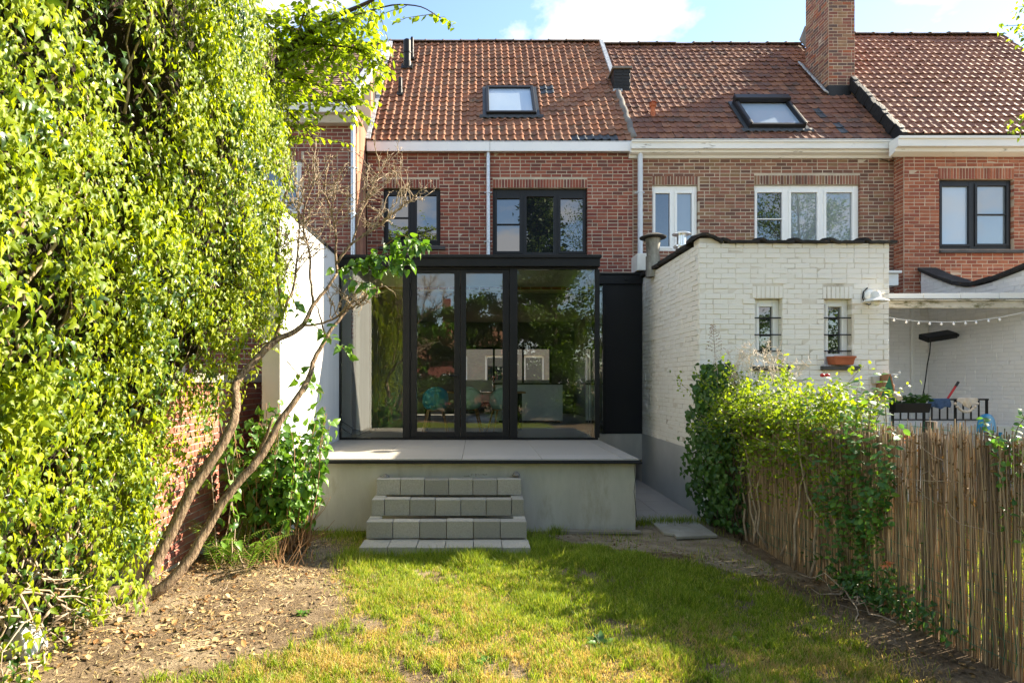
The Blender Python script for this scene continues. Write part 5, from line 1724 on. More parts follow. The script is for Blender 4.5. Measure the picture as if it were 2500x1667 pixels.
# ================================================================== LEANING LILAC
lil = thing('leaning_tree', 'two trunked lilac leaning right out of the ivy, with bare twigs', 'tree', (-2.86, 4.78, .05))


def trace(pts, y0, y1, dens=4):
    pts = np.asarray(pts, float)
    n = len(pts)
    t = np.linspace(0, 1, n)
    tt = np.linspace(0, 1, (n - 1) * dens + 1)
    # Catmull-like smoothing through a running average of the linear trace
    u = np.interp(tt, t, pts[:, 0])
    v = np.interp(tt, t, pts[:, 1])
    ker = np.array((.25, .5, .25))
    for _ in range(2):
        u[1:-1], v[1:-1] = np.convolve(u, ker, 'valid'), np.convolve(v, ker, 'valid')
    Y = y0 + (y1 - y0) * tt
    return np.stack([(u - U0) / F * Y, Y, ZC + (V0 - v) / F * Y], 1)


t1 = trace([(310, 1500), (323, 1477), (372, 1389), (416, 1301), (469, 1193), (518, 1125), (562, 1052), (577, 998), (574, 936), (593, 909), (639, 863), (670, 832), (715, 813), (742, 794), (765, 744), (800, 702), (823, 668)], 4.45, 5.75)
t2 = trace([(330, 1495), (345, 1467), (421, 1418), (469, 1355), (504, 1291), (557, 1203), (616, 1140), (650, 1096), (680, 1032), (729, 968), (758, 915), (765, 878), (796, 825), (826, 783), (857, 740)], 4.47, 5.65)
jit = lambda a, s: a + rng.normal(0, s, a.shape)
MB().tube(jit(t1, .003), [.075, .054, .048, .044, .040, .036, .032, .028, .024, .017, .012], 14).build('trunk', M['bark'], lil, smooth=True)
MB().tube(jit(t2, .003), [.062, .047, .042, .037, .035, .032, .027, .022, .017, .012], 14).build('trunk', M['bark'], lil, smooth=True)
br_px = [([(670, 832), (690, 770), (682, 700), (672, 580), (690, 500), (702, 460), (692, 405)], 5.5, 5.7, .020),
         ([(690, 770), (718, 700), (724, 640), (731, 572), (727, 457)], 5.55, 5.8, .014),
         ([(765, 744), (757, 680), (757, 607), (738, 560), (745, 500), (770, 440)], 5.6, 5.75, .014),
         ([(823, 668), (819, 626), (822, 570), (808, 510), (790, 470), (800, 410)], 5.75, 5.9, .014),
         ([(823, 640), (861, 590), (899, 568), (940, 540), (985, 500), (1010, 480)], 5.75, 5.9, .015),
         ([(861, 590), (880, 520), (905, 470), (925, 420)], 5.8, 6.0, .010),
         ([(742, 794), (790, 790), (830, 770), (870, 745), (895, 728)], 5.7, 5.6, .012),
         ([(857, 740), (880, 728), (905, 740)], 5.65, 5.6, .008),
         ([(796, 825), (780, 770), (770, 740)], 5.5, 5.6, .010),
         ([(670, 832), (640, 840), (600, 870)], 5.5, 5.6, .010),
         ([(518, 1125), (492, 1140), (478, 1148)], 5.1, 5.05, .028),
         ([(616, 1140), (640, 1090), (668, 1020)], 5.2, 5.2, .022)]
mb = MB()
tips = []
for pts, y0, y1, r in br_px:
    c = trace(pts, y0, y1)
    MB().tube(jit(c, .004), [r, r * .55], 8).build('branch', M['bark'], lil, smooth=True)
    tips.append((c, r))
mb = MB()
for c, r in tips[:7]:
    for _ in range(17):
        i = rng.integers(len(c) // 3, len(c))
        a = c[i]
        d = unit(np.array((rng.normal(.1, .6), rng.normal(0, .45), rng.uniform(.2, 1.0))))
        L_ = rng.uniform(.14, .42)
        m = wiggle(a, a + d * L_, 7, .012)
        mb.tube(m, [.0065, .0028], 5)
        for _ in range(4):
            j = rng.integers(2, 7)
            d2 = unit(d + gauss(1, .7)[0] + np.array((0, 0, .25)))
            l2 = rng.uniform(.05, .17)
            m2 = wiggle(m[j], m[j] + d2 * l2, 5, .008)
            mb.tube(m2, [.0042, .0018], 4)
            for _ in range(3):
                e = m2[rng.integers(1, 5)]
                mb.tube([e, e + unit(gauss(1)[0] + d2) * rng.uniform(.015, .045)], [.0028, .0016], 4)
mb.build('twigs', M['twig'], lil, smooth=True)
# leafy shoots
pos, dr, nr, sz = [], [], [], []
mb = MB()


def shoot(path, n, s0, s1, spread=.05, sink=.35, keep=1.0):
    for _ in range(n):
        t = rng.random() ** .8 * (len(path) - 1)
        i = int(t)
        p = path[i] + (path[min(i + 1, len(path) - 1)] - path[i]) * (t - i)
        out = unit(gauss(1)[0] + np.array((.1, -.25, -sink)))
        pos.append(p + out * rng.uniform(.01, spread))
        dr.append(out + np.array((.15, 0, -sink)))
        nr.append(np.array((.35, -.35, .8)) + gauss(1, .45)[0])
        sz.append(rng.uniform(s0, s1))


for pts, y0, y1, n in (([(823, 660), (870, 640), (930, 628), (990, 612), (1040, 596)], 5.7, 5.4, 95), ([(880, 640), (920, 660), (960, 650), (1010, 640)], 5.6, 5.4, 55),
                       ([(850, 680), (880, 690), (920, 705)], 5.6, 5.5, 22), ([(940, 600), (980, 570), (1010, 590)], 5.4, 5.3, 22),
                       ([(700, 700), (720, 740), (730, 770)], 5.5, 5.4, 10), ([(760, 790), (790, 810), (810, 830)], 5.5, 5.45, 16),
                       ([(820, 840), (840, 850), (850, 870)], 5.4, 5.4, 7), ([(700, 880), (740, 930), (790, 960)], 5.4, 5.4, 18)):
    c = trace(pts, y0, y1)
    mb.tube(c, [.006, .003], 5)
    shoot(c, n, .055, .098, .07)
mb.build('shoot', M['stem_green'], lil, smooth=True)
foliage(lil, HEART, pos, dr, nr, sz, M['lilac'], 300)

# ================================================================== LILAC SHRUB, FERN, DRY STALKS
sh = thing('leafy_shrub', 'bushy green lilac shrub growing against the terrace corner', 'shrub', (-2.1, 6.15, 0))
pos, dr, nr, sz = [], [], [], []
mb = MB()
for _ in range(64):
    b = np.array((rng.uniform(-2.45, -1.78), rng.uniform(5.85, 6.45), .02))
    tip = b + np.array((rng.normal(.0, .20), rng.normal(-.1, .18), rng.uniform(.6, 1.62)))
    tip[0] = np.clip(tip[0], -2.75, -1.62)
    c = wiggle(b, tip, 8, .018)
    mb.tube(c, [.009, .003], 5)
    shoot(c[2:], int(rng.integers(20, 34)), .055, .105, .10, .25)
for _ in range(14):
    b = np.array((rng.uniform(-2.1, -1.9), rng.uniform(5.9, 6.2), .05))
    mb.tube(wiggle(b, b + np.array((rng.uniform(.2, .5), rng.normal(-.1, .15), rng.uniform(.1, .6))), 6, .02), [.006, .002], 5)
mb.build('stems', M['cane'], sh, smooth=True)
foliage(sh, HEART, pos, dr, nr, sz, M['lilac'], 300)
# self-sown shoots in front of the brick pier
s2 = thing('leafy_shrub', 'thin leafy shoots in front of the brick pier', 'shrub', (-2.5, 5.7, 0))
pos, dr, nr, sz = [], [], [], []
mb = MB()
for _ in range(7):
    b = np.array((rng.uniform(-2.55, -2.1), rng.uniform(5.4, 5.9), .02))
    c = wiggle(b, b + np.array((rng.normal(.15, .2), rng.normal(0, .1), rng.uniform(.7, 1.75))), 8, .02)
    mb.tube(c, [.008, .003], 5)
    shoot(c[2:], 11, .055, .10, .08, .3)
mb.build('stems', M['twig'], s2, smooth=True)
foliage(s2, HEART, pos, dr, nr, sz, M['lilac'], 150)

fe = thing('fern', 'bright green fern at the foot of the leaning tree', 'fern', (-2.25, 5.55, 0))
mbs = MB()
pos, dr, nr, sz = [], [], [], []
for k in range(24):
    a = rng.uniform(0, 2 * math.pi)
    b = np.array((-2.28 + rng.normal(0, .1), 5.5 + rng.normal(0, .1), .02))
    L_ = rng.uniform(.45, .85)
    n = 26
    t = np.linspace(0, 1, n)
    rad = L_ * .62 * t ** 1.2
    c = np.stack([b[0] + np.cos(a) * rad, b[1] + np.sin(a) * rad, b[2] + L_ * (t - .42 * t ** 2.6)], 1)
    mbs.tube(c, [.004, .0015], 4)
    tan = np.gradient(c, axis=0)
    side = unit(np.cross(tan, (0, 0, 1)))
    for i in range(4, n):
        for sg in (-1, 1):
            pos.append(c[i])
            dr.append(side[i] * sg + unit(tan[i]) * .45)
            nr.append(np.array((0, 0, 1.0)) + gauss(1, .15)[0])
            sz.append(.075 * math.sin(math.pi * (0.25 + .74 * t[i])) * L_ / .65 + .006)
mbs.build('frond_ribs', M['stem_green'], fe)
foliage(fe, [leaf_proto([(0, 0), (.075, .25), (.06, .65), (0, 1)], .3, .25)], pos, dr, nr, sz, M['fern'], 0, 'leaflet', 'leaflets')
ds = thing('dry_stalks', 'clump of bare dry stalks on the leaf litter', 'plant', (-2.0, 5.6, 0))
mb = MB()
for _ in range(42):
    b = np.array((-2.0 + rng.normal(0, .13), 5.62 + rng.normal(0, .1), .01))
    mb.tube(wiggle(b, b + np.array((rng.normal(0, .14), rng.normal(0, .1), rng.uniform(.12, .42))), 5, .012), [.004, .0015], 4)
mb.build('stalks', M['cane'], ds)

# ================================================================== OVERHANGING BROADLEAF TREE (top left)
be = thing('broadleaf_tree', 'light green broadleaf tree reaching over from behind the ivy', 'tree', (-4.4, 7.4, 0))
limb = np.vstack([[(-4.5, 7.6, 0), (-4.45, 7.5, 1.5), (-4.2, 7.3, 3.0)], trace([(640, 330), (665, 190), (690, 150), (722, 105), (767, 73), (805, 45), (913, 3), (960, -40)], 6.9, 6.3, 3)])
MB().tube(limb, [.14, .11, .085, .05, .035, .02, .01], 9).build('trunk', M['bark_dark'], be, smooth=True)
limbs = [limb[3:]]
mb = MB()
for pts, y0, y1, r in (([(690, 150), (640, 60), (600, -30)], 6.7, 6.2, .016), ([(722, 105), (800, 110), (880, 120), (950, 150)], 6.6, 6.2, .014), ([(680, 175), (760, 200), (840, 240), (880, 300)], 6.7, 6.4, .014),
                       ([(665, 190), (690, 260), (740, 310), (770, 340)], 6.8, 6.4, .012), ([(767, 73), (860, 40), (960, 10), (1030, 15), (1075, 45)], 6.5, 6.1, .012), ([(722, 105), (740, 40), (760, -40)], 6.6, 6.3, .014)):
    c = trace(pts, y0, y1)
    limbs.append(c)
    mb.tube(c, [r, r * .35], 7)
pos, dr, nr, sz = [], [], [], []


def pix(p):
    return U0 + p[0] / p[1] * F, V0 - (p[2] - ZC) / p[1] * F


blobs = [(690, 70, 120, 75), (800, 60, 130, 75), (900, 30, 95, 45), (790, 170, 130, 80), (730, 240, 80, 60), (860, 230, 85, 90), (700, 330, 60, 40), (740, 320, 60, 40), (610, 20, 50, 60), (980, 15, 60, 25), (930, 160, 60, 70), (690, 400, 50, 35)]


def inside(p):
    u, v = pix(p)
    return min(((u - a) / c) ** 2 + ((v - b) / d) ** 2 for a, b, c, d in blobs)


cnt = 0
while cnt < 215:
    c = limbs[rng.integers(len(limbs))]
    a = c[rng.integers(1, len(c))]
    d = unit(gauss(1)[0] * np.array((1, .8, .55)) + np.array((.35, -.1, -.12)))
    tip = a + d * rng.uniform(.25, .85)
    if inside(tip) > 1.0 and rng.random() > .06:
        continue
    tip[2] -= .05
    m = wiggle(a, tip, 7, .012)
    mb.tube(m, [.0045, .0016], 4)
    sd = unit(np.cross(d, (0, 0, 1)))
    for i, t in enumerate(np.linspace(.12, 1, 13)):
        p = a + (tip - a) * t + (m[min(6, int(t * 6))] - (a + (tip - a) * int(t * 6) / 6))
        sg = 1 if i % 2 else -1
        pos.append(p)
        dr.append(sd * sg * .9 + d * .6 + np.array((0, 0, -.25)) + gauss(1, .22)[0])
        nr.append(np.array((0, -.1, 1.0)) + gauss(1, .38)[0])
        sz.append(rng.uniform(.055, .092))
    cnt += 1
mb.build('branches', M['bark_dark'], be, smooth=True)
foliage(be, OVAL, pos, dr, nr, sz, M['beech'], 300)

# sprig tips of a tree on the right, entering the frame
sp_ = thing('broadleaf_tree', 'leaf sprigs of a tree entering at the right edge of the sky', 'tree', (7.5, 5.2, 0))
trunk = np.array([(7.5, 5.2, 0), (7.4, 5.2, 3), (7.2, 5.15, 5.8)])
MB().tube(trunk, [.12, .06], 8).build('trunk', M['bark_dark'], sp_, smooth=True)
mb = MB()
pos, dr, nr, sz = [], [], [], []
for pts in ([(2640, 40), (2540, 55), (2490, 62), (2440, 65)], [(2600, 20), (2530, 15), (2485, 18)], [(2640, 230), (2540, 260), (2500, 275), (2478, 300)], [(2640, 260), (2520, 290), (2480, 320)], [(2560, 120), (2520, 100), (2496, 85)]):
    c = trace(pts, 5.2, 5.0)
    mb.tube(c, [.006, .002], 5)
    mb.tube(wiggle(trunk[2], c[0], 6, .02), [.02, .006], 6)
    for i in range(34):
        p = c[rng.integers(len(c) // 4, len(c))] + gauss(1, .03)[0]
        pos.append(p)
        dr.append(gauss(1, .5)[0] + np.array((-.2, 0, -.7)))
        nr.append(gauss(1, .6)[0] + np.array((0, -.2, .7)))
        sz.append(rng.uniform(.035, .06))
mb.build('branches', M['bark_dark'], sp_, smooth=True)
foliage(sp_, SMALL, pos, dr, nr, sz, M['beech'], 60)

# ================================================================== REED FENCE AND ITS CLIMBERS
FA, FB = np.array((3.10, 7.52, 0)), np.array((3.43, 2.7, 0))
fn = thing('reed_fence', 'brown reed screen fence with green wire along the right of the lawn', 'fence', (3.25, 5.1, 0))
fd = unit(FB - FA)
fl = np.linalg.norm(FB - FA)
fo = np.array((-fd[1], fd[0], 0))
if fo[0] > 0:
    fo = -fo
V, f = [], []
for z in (0, 1):
    for k in range(5):
        a = 2 * math.pi * k / 5
        V.append((math.cos(a), math.sin(a), z))
f = [(k, (k + 1) % 5, 5 + (k + 1) % 5, 5 + k) for k in range(5)] + [(5, 6, 7, 8, 9)]
T = []
fence_h = lambda s: 1.50 + .05 * math.sin(s * 2.1) - .05 * s / fl
for layer, nR in ((0, 1350), (1, 1000)):
    ss = np.sort(np.concatenate([rng.uniform(0, fl, nR), rng.uniform(0, fl * .55, int(nR * .35))]))
    for s in ss:
        r = rng.uniform(.0015, .0042)
        h = fence_h(s) + rng.normal(0, .045)
        b = FA + fd * s + fo * (layer * .014 + rng.normal(0, .004))
        b[2] = float(ground_h(b[0], b[1])) - .02
        lean = fd * rng.normal(.014, .026) + fo * rng.normal(.02, .014)
        T.append(M4(fd * r, fo * r * .8, np.array((0, 0, h)) + lean * h, b))
pieces(fn, 'reed', 'reeds_beyond', [proto(V, f)], [0] * len(T), T, M['reed'], 300, True)
mb = MB()
for k in range(15):
    z = .1 + k * .1
    pts = [FA + fd * s + fo * (.028 + .006 * math.sin(s * 9 + k)) + np.array((0, 0, z + .012 * math.sin(s * 3 + k * 1.7))) for s in np.linspace(0, fl, 40)]
    mb.tube(pts, .0024, 3, False)
for s in np.arange(0.02, fl, .075):
    pts = [FA + fd * (s + (.006 if k % 2 else -.006)) + fo * .030 + np.array((0, 0, .05 + k * .1)) for k in range(16)]
    mb.tube(pts, .0024, 3, False)
mb.build('wire_mesh', M['wire_green'], fn, kind='stuff')
for s in (.02, 1.7, 3.3):
    p = FA + fd * s - fo * .05
    MB().tube([p, p + np.array((0, 0, 1.55))], .035, 9).build('post', M['bark_dark'], fn, smooth=True)

cr = thing('wall_creeper', 'dark leafy creeper covering the fence end at the annex corner', 'creeper', (3.0, 7.3, 0))
pos, dr, nr, sz = [], [], [], []
for _ in range(2300):
    z = rng.uniform(.08, 2.05) ** 1.0
    bul = .30 * math.sin(math.pi * min(1, z / 2.15) ** .8) + .08
    s = rng.uniform(-.12, .95) if z < 1.45 else rng.uniform(-.12, .55)
    a = rng.uniform(-.35, 1.0)
    q = FA + fd * s + fo * bul * a + np.array((0, -.0, z)) + gauss(1, .03)[0]
    pos.append(q)
    dr.append(np.array((-.15, -.2, -.9)) + gauss(1, .3)[0])
    nr.append(np.array((-.65, -.65, .35)) + gauss(1, .35)[0])
    sz.append(rng.uniform(.05, .085))
foliage(cr, HEART + IVY[:1], pos, dr, nr, sz, M['creeper'], 300)
mb = MB()
for _ in range(22):
    b = FA + fd * rng.uniform(0, .9) + fo * rng.uniform(0, .12)
    mb.tube(wiggle(b, b + np.array((rng.normal(0, .08), rng.normal(0, .1), rng.uniform(1.0, 1.9))), 9, .02), [.009, .003], 5)
mb.build('stems', M['bark_dark'], cr, smooth=True)

ro = thing('rambling_bush', 'yellow green rambling bush spilling over the top of the reed fence', 'bush', (3.3, 6.2, 0))
pos, dr, nr, sz = [], [], [], []
mb = MB()
for k in range(270):
    s = rng.uniform(.15, 2.45)
    b = FA + fd * s + fo * rng.uniform(-.25, .05) + np.array((0, 0, rng.uniform(.9, 1.5)))
    arch = np.array((rng.normal(-.05, .28), rng.normal(-.05, .25), rng.uniform(.15, .72) * (1.15 - .30 * s / 2.45)))
    tip = b + arch
    m = wiggle(b, tip, 7, .02)
    dro = rng.uniform(.0, .22)
    m[:, 2] -= dro * np.linspace(0, 1, 7) ** 2
    m += fo * (np.linspace(0, 1, 7) ** 2 * rng.uniform(-.05, .22))[:, None]
    mb.tube(m, [.0035, .0015], 4)
    for i in range(46):
        t = rng.random() ** .7 * 5.99
        p = m[int(t)] + (m[int(t) + 1] - m[int(t)]) * (t % 1) + gauss(1, .035)[0]
        pos.append(p)
        dr.append(gauss(1, .6)[0] + np.array((0, -.1, .0)))
        nr.append(gauss(1, .5)[0] + np.array((0, -.2, .8)))
        sz.append(rng.uniform(.026, .054))
for k in range(1500):                                                       # trails down the face of the fence
    s = rng.uniform(.6, 2.5)
    z = 1.55 - rng.random() ** 1.7 * 1.0
    pos.append(FA + fd * s + fo * rng.uniform(.03, .16) + np.array((0, 0, z)))
    dr.append(gauss(1, .5)[0] + np.array((0, 0, -.3)))
    nr.append(np.array((-.6, -.4, .5)) + gauss(1, .4)[0])
    sz.append(rng.uniform(.02, .042))
for _ in range(9):
    b = FA + fd * rng.uniform(.6, 2.3) + fo * .05
    mb.tube(wiggle(b, b + np.array((rng.normal(0, .1), rng.normal(0, .15), 1.5)), 9, .03), [.014, .006], 6)
mb.build('stems', M['twig'], ro, smooth=True)
foliage(ro, SMALL + OVAL[:1], pos, dr, nr, sz, M['rose'], 120)
# dry flower plumes and red hips on it
mb = MB()
for _ in range(34):
    s = rng.uniform(.3, 1.7)
    b = FA + fd * s + fo * rng.uniform(-.2, .15) + np.array((0, 0, rng.uniform(1.75, 2.05)))
    m = wiggle(b, b + np.array((rng.normal(0, .06), rng.normal(0, .06), rng.uniform(.12, .28))), 6, .01)
    mb.tube(m, [.003, .001], 4)
    for _ in range(26):
        p = m[rng.integers(1, 6)]
        mb.tube([p, p + gauss(1, .028)[0] + np.array((0, 0, .015))], [.0018, .003], 3)
mb.build('seed_plumes', M['towel_beige'], ro)
for u, v in ((2022, 964), (2017, 962), (2026, 966), (2020, 916), (2095, 1013), (2008, 916)):
    MB().lathe(P(u, v, 6.3), [(.004, -.02), (.022, -.012), (.026, 0), (.02, .014), (.004, .02)], 9).build('berry', M['red_paint'], ro, smooth=True)

hs = thing('honeysuckle', 'blue green honeysuckle climbing the middle of the reed fence', 'climber', (3.25, 4.7, 0))
pos, dr, nr, sz = [], [], [], []
mb = MB()
for k in range(40):
    s = rng.normal(2.72, .20)
    b = FA + fd * s + fo * rng.uniform(.03, .1) + np.array((0, 0, rng.uniform(.05, .9)))
    L_ = rng.uniform(.4, 1.1)
    m = wiggle(b, b + np.array((rng.normal(-.05, .1), rng.normal(0, .2), L_)), 9, .025)
    mb.tube(m, [.005, .002], 4)
    for i in range(1, 9):
        for q in range(2):
            sd = unit(np.cross(m[i] - m[i - 1], gauss(1)[0]))
            for sg in (-1, 1):
                pos.append((m[i] + m[i - 1]) / 2 if q else m[i])
                dr.append(sd * sg + np.array((-.25, -.15, .0)) + gauss(1, .15)[0])
                nr.append(np.array((-.35, -.35, .8)) + gauss(1, .35)[0])
                sz.append(rng.uniform(.038, .066))
for pts, y in (([(2165, 1080), (2163, 1010), (2158, 950), (2152, 915)], 5.0), ([(2120, 1060), (2125, 1000), (2135, 960), (2148, 948)], 5.0), ([(2080, 1050), (2095, 1010), (2110, 985)], 5.1), ([(2050, 1040), (2060, 985), (2058, 940)], 5.3), ([(1990, 1010), (2010, 960), (2030, 925)], 5.6)):
    c = trace(pts, y, y - .05)
    mb.tube(c, [.005, .002], 5)
    for i in range(2, len(c), 2):
        for sg in (-1, 1):
            pos.append(c[i])
            dr.append(np.array((sg, rng.normal(0, .4), .25)) + gauss(1, .15)[0])
            nr.append(np.array((0, -.3, .8)) + gauss(1, .3)[0])
            sz.append(rng.uniform(.045, .07))
mb.build('stems', M['stem_green'], hs, smooth=True)
foliage(hs, OVAL, pos, dr, nr, sz, M['honey'], 300)
for u, v, yy_ in ((2070, 1050, 5.2), (2085, 1063, 5.2), (2222, 1068, 4.6), (2205, 1072, 4.6), (2170, 1375, 4.4), (2160, 1380, 4.4)):
    c = P(u, v, yy_ - .1)
    n = 12
    foliage(hs, LANCE, np.tile(c, (n, 1)) + gauss(n, .006), gauss(n, 1) + np.array((0, -.3, .3)), gauss(n, 1), np.full(n, .038), M['flower_coral'], 12, 'petal', 'petals')

vr = thing('honeysuckle', 'pale leafed vine hanging over the fence at the right edge', 'climber', (3.45, 3.7, 0))
pos, dr, nr, sz = [], [], [], []
mb = MB()
for pts in ([(2530, 1300), (2500, 1180), (2470, 1100), (2480, 1050), (2500, 1020)], [(2480, 1230), (2440, 1130), (2415, 1060), (2400, 1020)], [(2540, 1240), (2500, 1140), (2450, 1085), (2432, 1070)], [(2520, 1400), (2505, 1300), (2480, 1220)], [(2560, 1200), (2530, 1080), (2490, 1000)]):
    c = trace(pts, 3.6, 3.5)
    mb.tube(c, [.004, .0018], 5)
    for i in range(1, len(c)):
        sd = unit(np.cross(c[i] - c[i - 1], gauss(1)[0]))
        for sg in (-1, 1):
            pos.append(c[i])
            dr.append(sd * sg + gauss(1, .2)[0] + np.array((0, 0, .1)))
            nr.append(np.array((0, -.5, .7)) + gauss(1, .35)[0])
            sz.append(rng.uniform(.03, .055))
for _ in range(150):
    p = P(rng.uniform(2440, 2560), rng.uniform(1070, 1330), rng.uniform(3.45, 3.65))
    pos.append(p)
    dr.append(gauss(1, .7)[0])
    nr.append(np.array((0, -.5, .7)) + gauss(1, .5)[0])
    sz.append(rng.uniform(.03, .05))
mb.build('stems', M['stem_green'], vr, smooth=True)
foliage(vr, OVAL, pos, dr, nr, sz, M['honey'], 200)
wv = thing('withered_vine', 'withered brown vine tangled in the fence top', 'climber', (3.35, 4.2, 0))
pos = [FA + fd * rng.uniform(2.9, 4.1) + fo * rng.uniform(.02, .09) + np.array((0, 0, 1.48 - rng.random() ** 1.6 * .55)) for _ in range(240)]
mb = MB()
for _ in range(16):
    a = pos[rng.integers(240)]
    mb.tube(wiggle(a, a + np.array((rng.normal(0, .05), rng.normal(0, .35), rng.normal(0, .15))), 7, .02), [.003, .0015], 4)
mb.build('stems', M['twig'], wv)
foliage(wv, IVY[2:], pos, gauss(240, .7) + np.array((0, 0, -.5)), gauss(240, 1), rng.uniform(.02, .045, 240), M['deadvine'], 60, 'dry_leaf', 'dry_leaves')
# ivy at the foot of the fence
fi = thing('ground_ivy', 'low dark ivy at the foot of the reed fence below the honeysuckle', 'ivy', (3.1, 4.7, 0))
pos = [FA + fd * rng.normal(2.9, .32) + fo * abs(rng.normal(.04, .07)) + np.array((0, 0, .03 + abs(rng.normal(0, .17)))) for _ in range(420)]
foliage(fi, IVY, pos, gauss(420, .6) + np.array((-.4, -.3, -.1)), np.array((-.3, -.4, .9)) + gauss(420, .35), rng.uniform(.035, .065, 420), M['creeper'], 150)
mb = MB()
for _ in range(9):
    a = FA + fd * rng.normal(2.9, .3) + fo * .08
    mb.tube(wiggle(a, a + np.array((rng.normal(-.25, .15), rng.normal(-.2, .3), .12)), 8, .03), [.008, .003], 5)
mb.build('stems', M['twig'], fi, smooth=True, kind='stuff')
# trough plant and the tall dry grass head on the annex wall
a, b = PLANT_SPOT
pos, dr, nr, sz = [], [], [], []
for _ in range(110):
    p = a + (b - a) * np.array((rng.random() * 1.15 - .05, 0, 1)) + np.array((0, rng.uniform(-.02, .15), rng.uniform(0, .13)))
    pos.append(p)
    dr.append(gauss(1, .7)[0])
    nr.append(np.array((0, -.3, .9)) + gauss(1, .4)[0])
    sz.append(rng.uniform(.05, .085))
foliage(pb, HEART, pos, dr, nr, sz, M['creeper'], 110)
dg = thing('seed_head_plant', 'tall dry seed head standing up against the white annex wall', 'plant', (3.35, 7.45, 1.9))
c = trace([(1746, 890), (1745, 850), (1742, 815), (1740, 795)], 7.4, 7.4)
mb = MB().tube(c, [.004, .0015], 5)
for i in range(3, len(c)):
    for sg in (-1, 1):
        L_ = .13 * (1.05 - i / len(c))
        q = c[i] + np.array((sg * L_, rng.normal(0, .02), L_ * .5))
        mb.tube([c[i], q], [.002, .001], 3)
        for t in (.3, .5, .7, .9, 1):
            e = c[i] + (q - c[i]) * t
            mb.tube([e, e + gauss(1, .01)[0]], [.003, .004], 3)
mb.build('stalk', M['cane'], dg)

# ================================================================== LAWN
LX = lambda y: np.interp(y, [2.5, 3.5, 3.85, 4.7, 5.6, 6.4, 6.9], [-2.9, -2.2, -1.6, -1.15, -1.4, -1.75, -1.8])
RX = lambda y: np.interp(y, [2.5, 3.7, 5.3, 5.6, 6.1, 6.5, 6.8], [3.1, 2.92, 2.75, 2.40, 1.80, 1.15, .7])


def grass_material(name, dry):
    m = bpy.data.materials.new(name)
    m.use_nodes = True
    nt = m.node_tree
    nt.nodes.clear()
    r = rnd_out(nt)
    if dry:
        c = ramp(nt, r, [(0, (0.48, 0.36, 0.14)), (.4, (0.62, 0.48, 0.21)), (.8, (0.40, 0.31, 0.11)), (1, (0.30, 0.30, 0.08))])
    else:
        c = ramp(nt, r, [(0, (0.09, 0.16, 0.012)), (.35, (0.17, 0.26, 0.018)), (.7, (0.27, 0.35, 0.03)), (1, (0.42, 0.44, 0.10))])
    b = nd(nt, 'ShaderNodeBsdfPrincipled', {'Base Color': c, 'Roughness': .55, 'Specular IOR Level': .3})
    t = nd(nt, 'ShaderNodeBsdfTranslucent', {'Color': mixc(nt, 1.0, c, (1.5, 1.4, .8), 'MULTIPLY')})
    mx = nd(nt, 'ShaderNodeMixShader', {0: .45, 1: b.outputs[0], 2: t.outputs[0]})
    nd(nt, 'ShaderNodeOutputMaterial', {'Surface': mx.outputs[0]})
    return m


def blades(name, x, y, h, mat, label, wid=.0026, lay=.7):
    n = len(x)
    z = ground_h(x, y) - .004
    a = rng.uniform(0, 2 * math.pi, n)
    lx, ly = np.cos(a) * h * rng.uniform(.1, lay, n) , np.sin(a) * h * rng.uniform(.1, lay, n)
    p = rng.uniform(0, 2 * math.pi, n)
    wx, wy = np.cos(p) * wid, np.sin(p) * wid
    V = np.zeros((n, 5, 3))
    V[:, 0] = np.stack([x - wx, y - wy, z], 1)
    V[:, 1] = np.stack([x + wx, y + wy, z], 1)
    V[:, 2] = np.stack([x - wx * .75 + lx * .35, y - wy * .75 + ly * .35, z + h * .6], 1)
    V[:, 3] = np.stack([x + wx * .75 + lx * .35, y + wy * .75 + ly * .35, z + h * .6], 1)
    V[:, 4] = np.stack([x + lx, y + ly, z + h], 1)
    k = np.arange(n) * 5
    quads = np.stack([k, k + 1, k + 3, k + 2], 1)
    tris = np.stack([k + 2, k + 3, k + 4], 1)
    loops = np.concatenate([quads.ravel(), tris.ravel()])
    starts = np.concatenate([np.arange(n) * 4, n * 4 + np.arange(n) * 3])
    me = raw_mesh(name, V.reshape(-1, 3), loops, starts)
    me.materials.append(mat)
    o = bpy.data.objects.new(name, me)
    put(o)
    return tag(o, label, 'grass', kind='stuff')


N = 330000
gx, gyy = rng.uniform(-2.9, 3.0, N), rng.uniform(3.2, 6.95, N)
mask = np.clip((gx - LX(gyy) - .55 * (blotch(gx, gyy, 3.3, .9) - .5)) / .75 + .1 * rng.normal(0, 1.6, N), 0, 1) * np.clip((RX(gyy) - gx) / .35 + .1 * rng.normal(0, 1.6, N), 0, 1)
onstep = (gx > SX0 - .01) & (gx < SX1 + .01) & (gyy > 5.98) | (gyy > 6.93)
bare = np.clip((blotch(gx, gyy, 4.1, .6) * .5 + blotch(gx, gyy, 9.3, 2.0) * .5 - .20) / .2, .10, 1)
keep = (rng.random(N) < np.maximum(mask * bare, np.where((gx > 1.2) & (gx < 3.05 + .07 * (7 - gyy)), .035, 0))) & ~onstep
gx, gyy = gx[keep], gyy[keep]
dryness = sstep((blotch(gx, gyy, 2.3, 1.0) * .45 + blotch(gx, gyy, 6.1, 3.0) * .25 + .42 * np.clip((4.9 - gyy) / 1.2, -.6, 1) + .25 * np.clip((.4 - gx) / 1.5, -.6, 1) - .02))
isdry = rng.random(len(gx)) < np.clip(dryness * 1.05 + .06, .12, .9)
hh = rng.uniform(.022, .062, len(gx)) * (.6 + 1.1 * blotch(gx, gyy, 5.0, .3) * blotch(gx, gyy, 11.0, 1.3) * 1.6) * (1 + .35 * ((gyy > 5.6) & (gx < 1.8)))
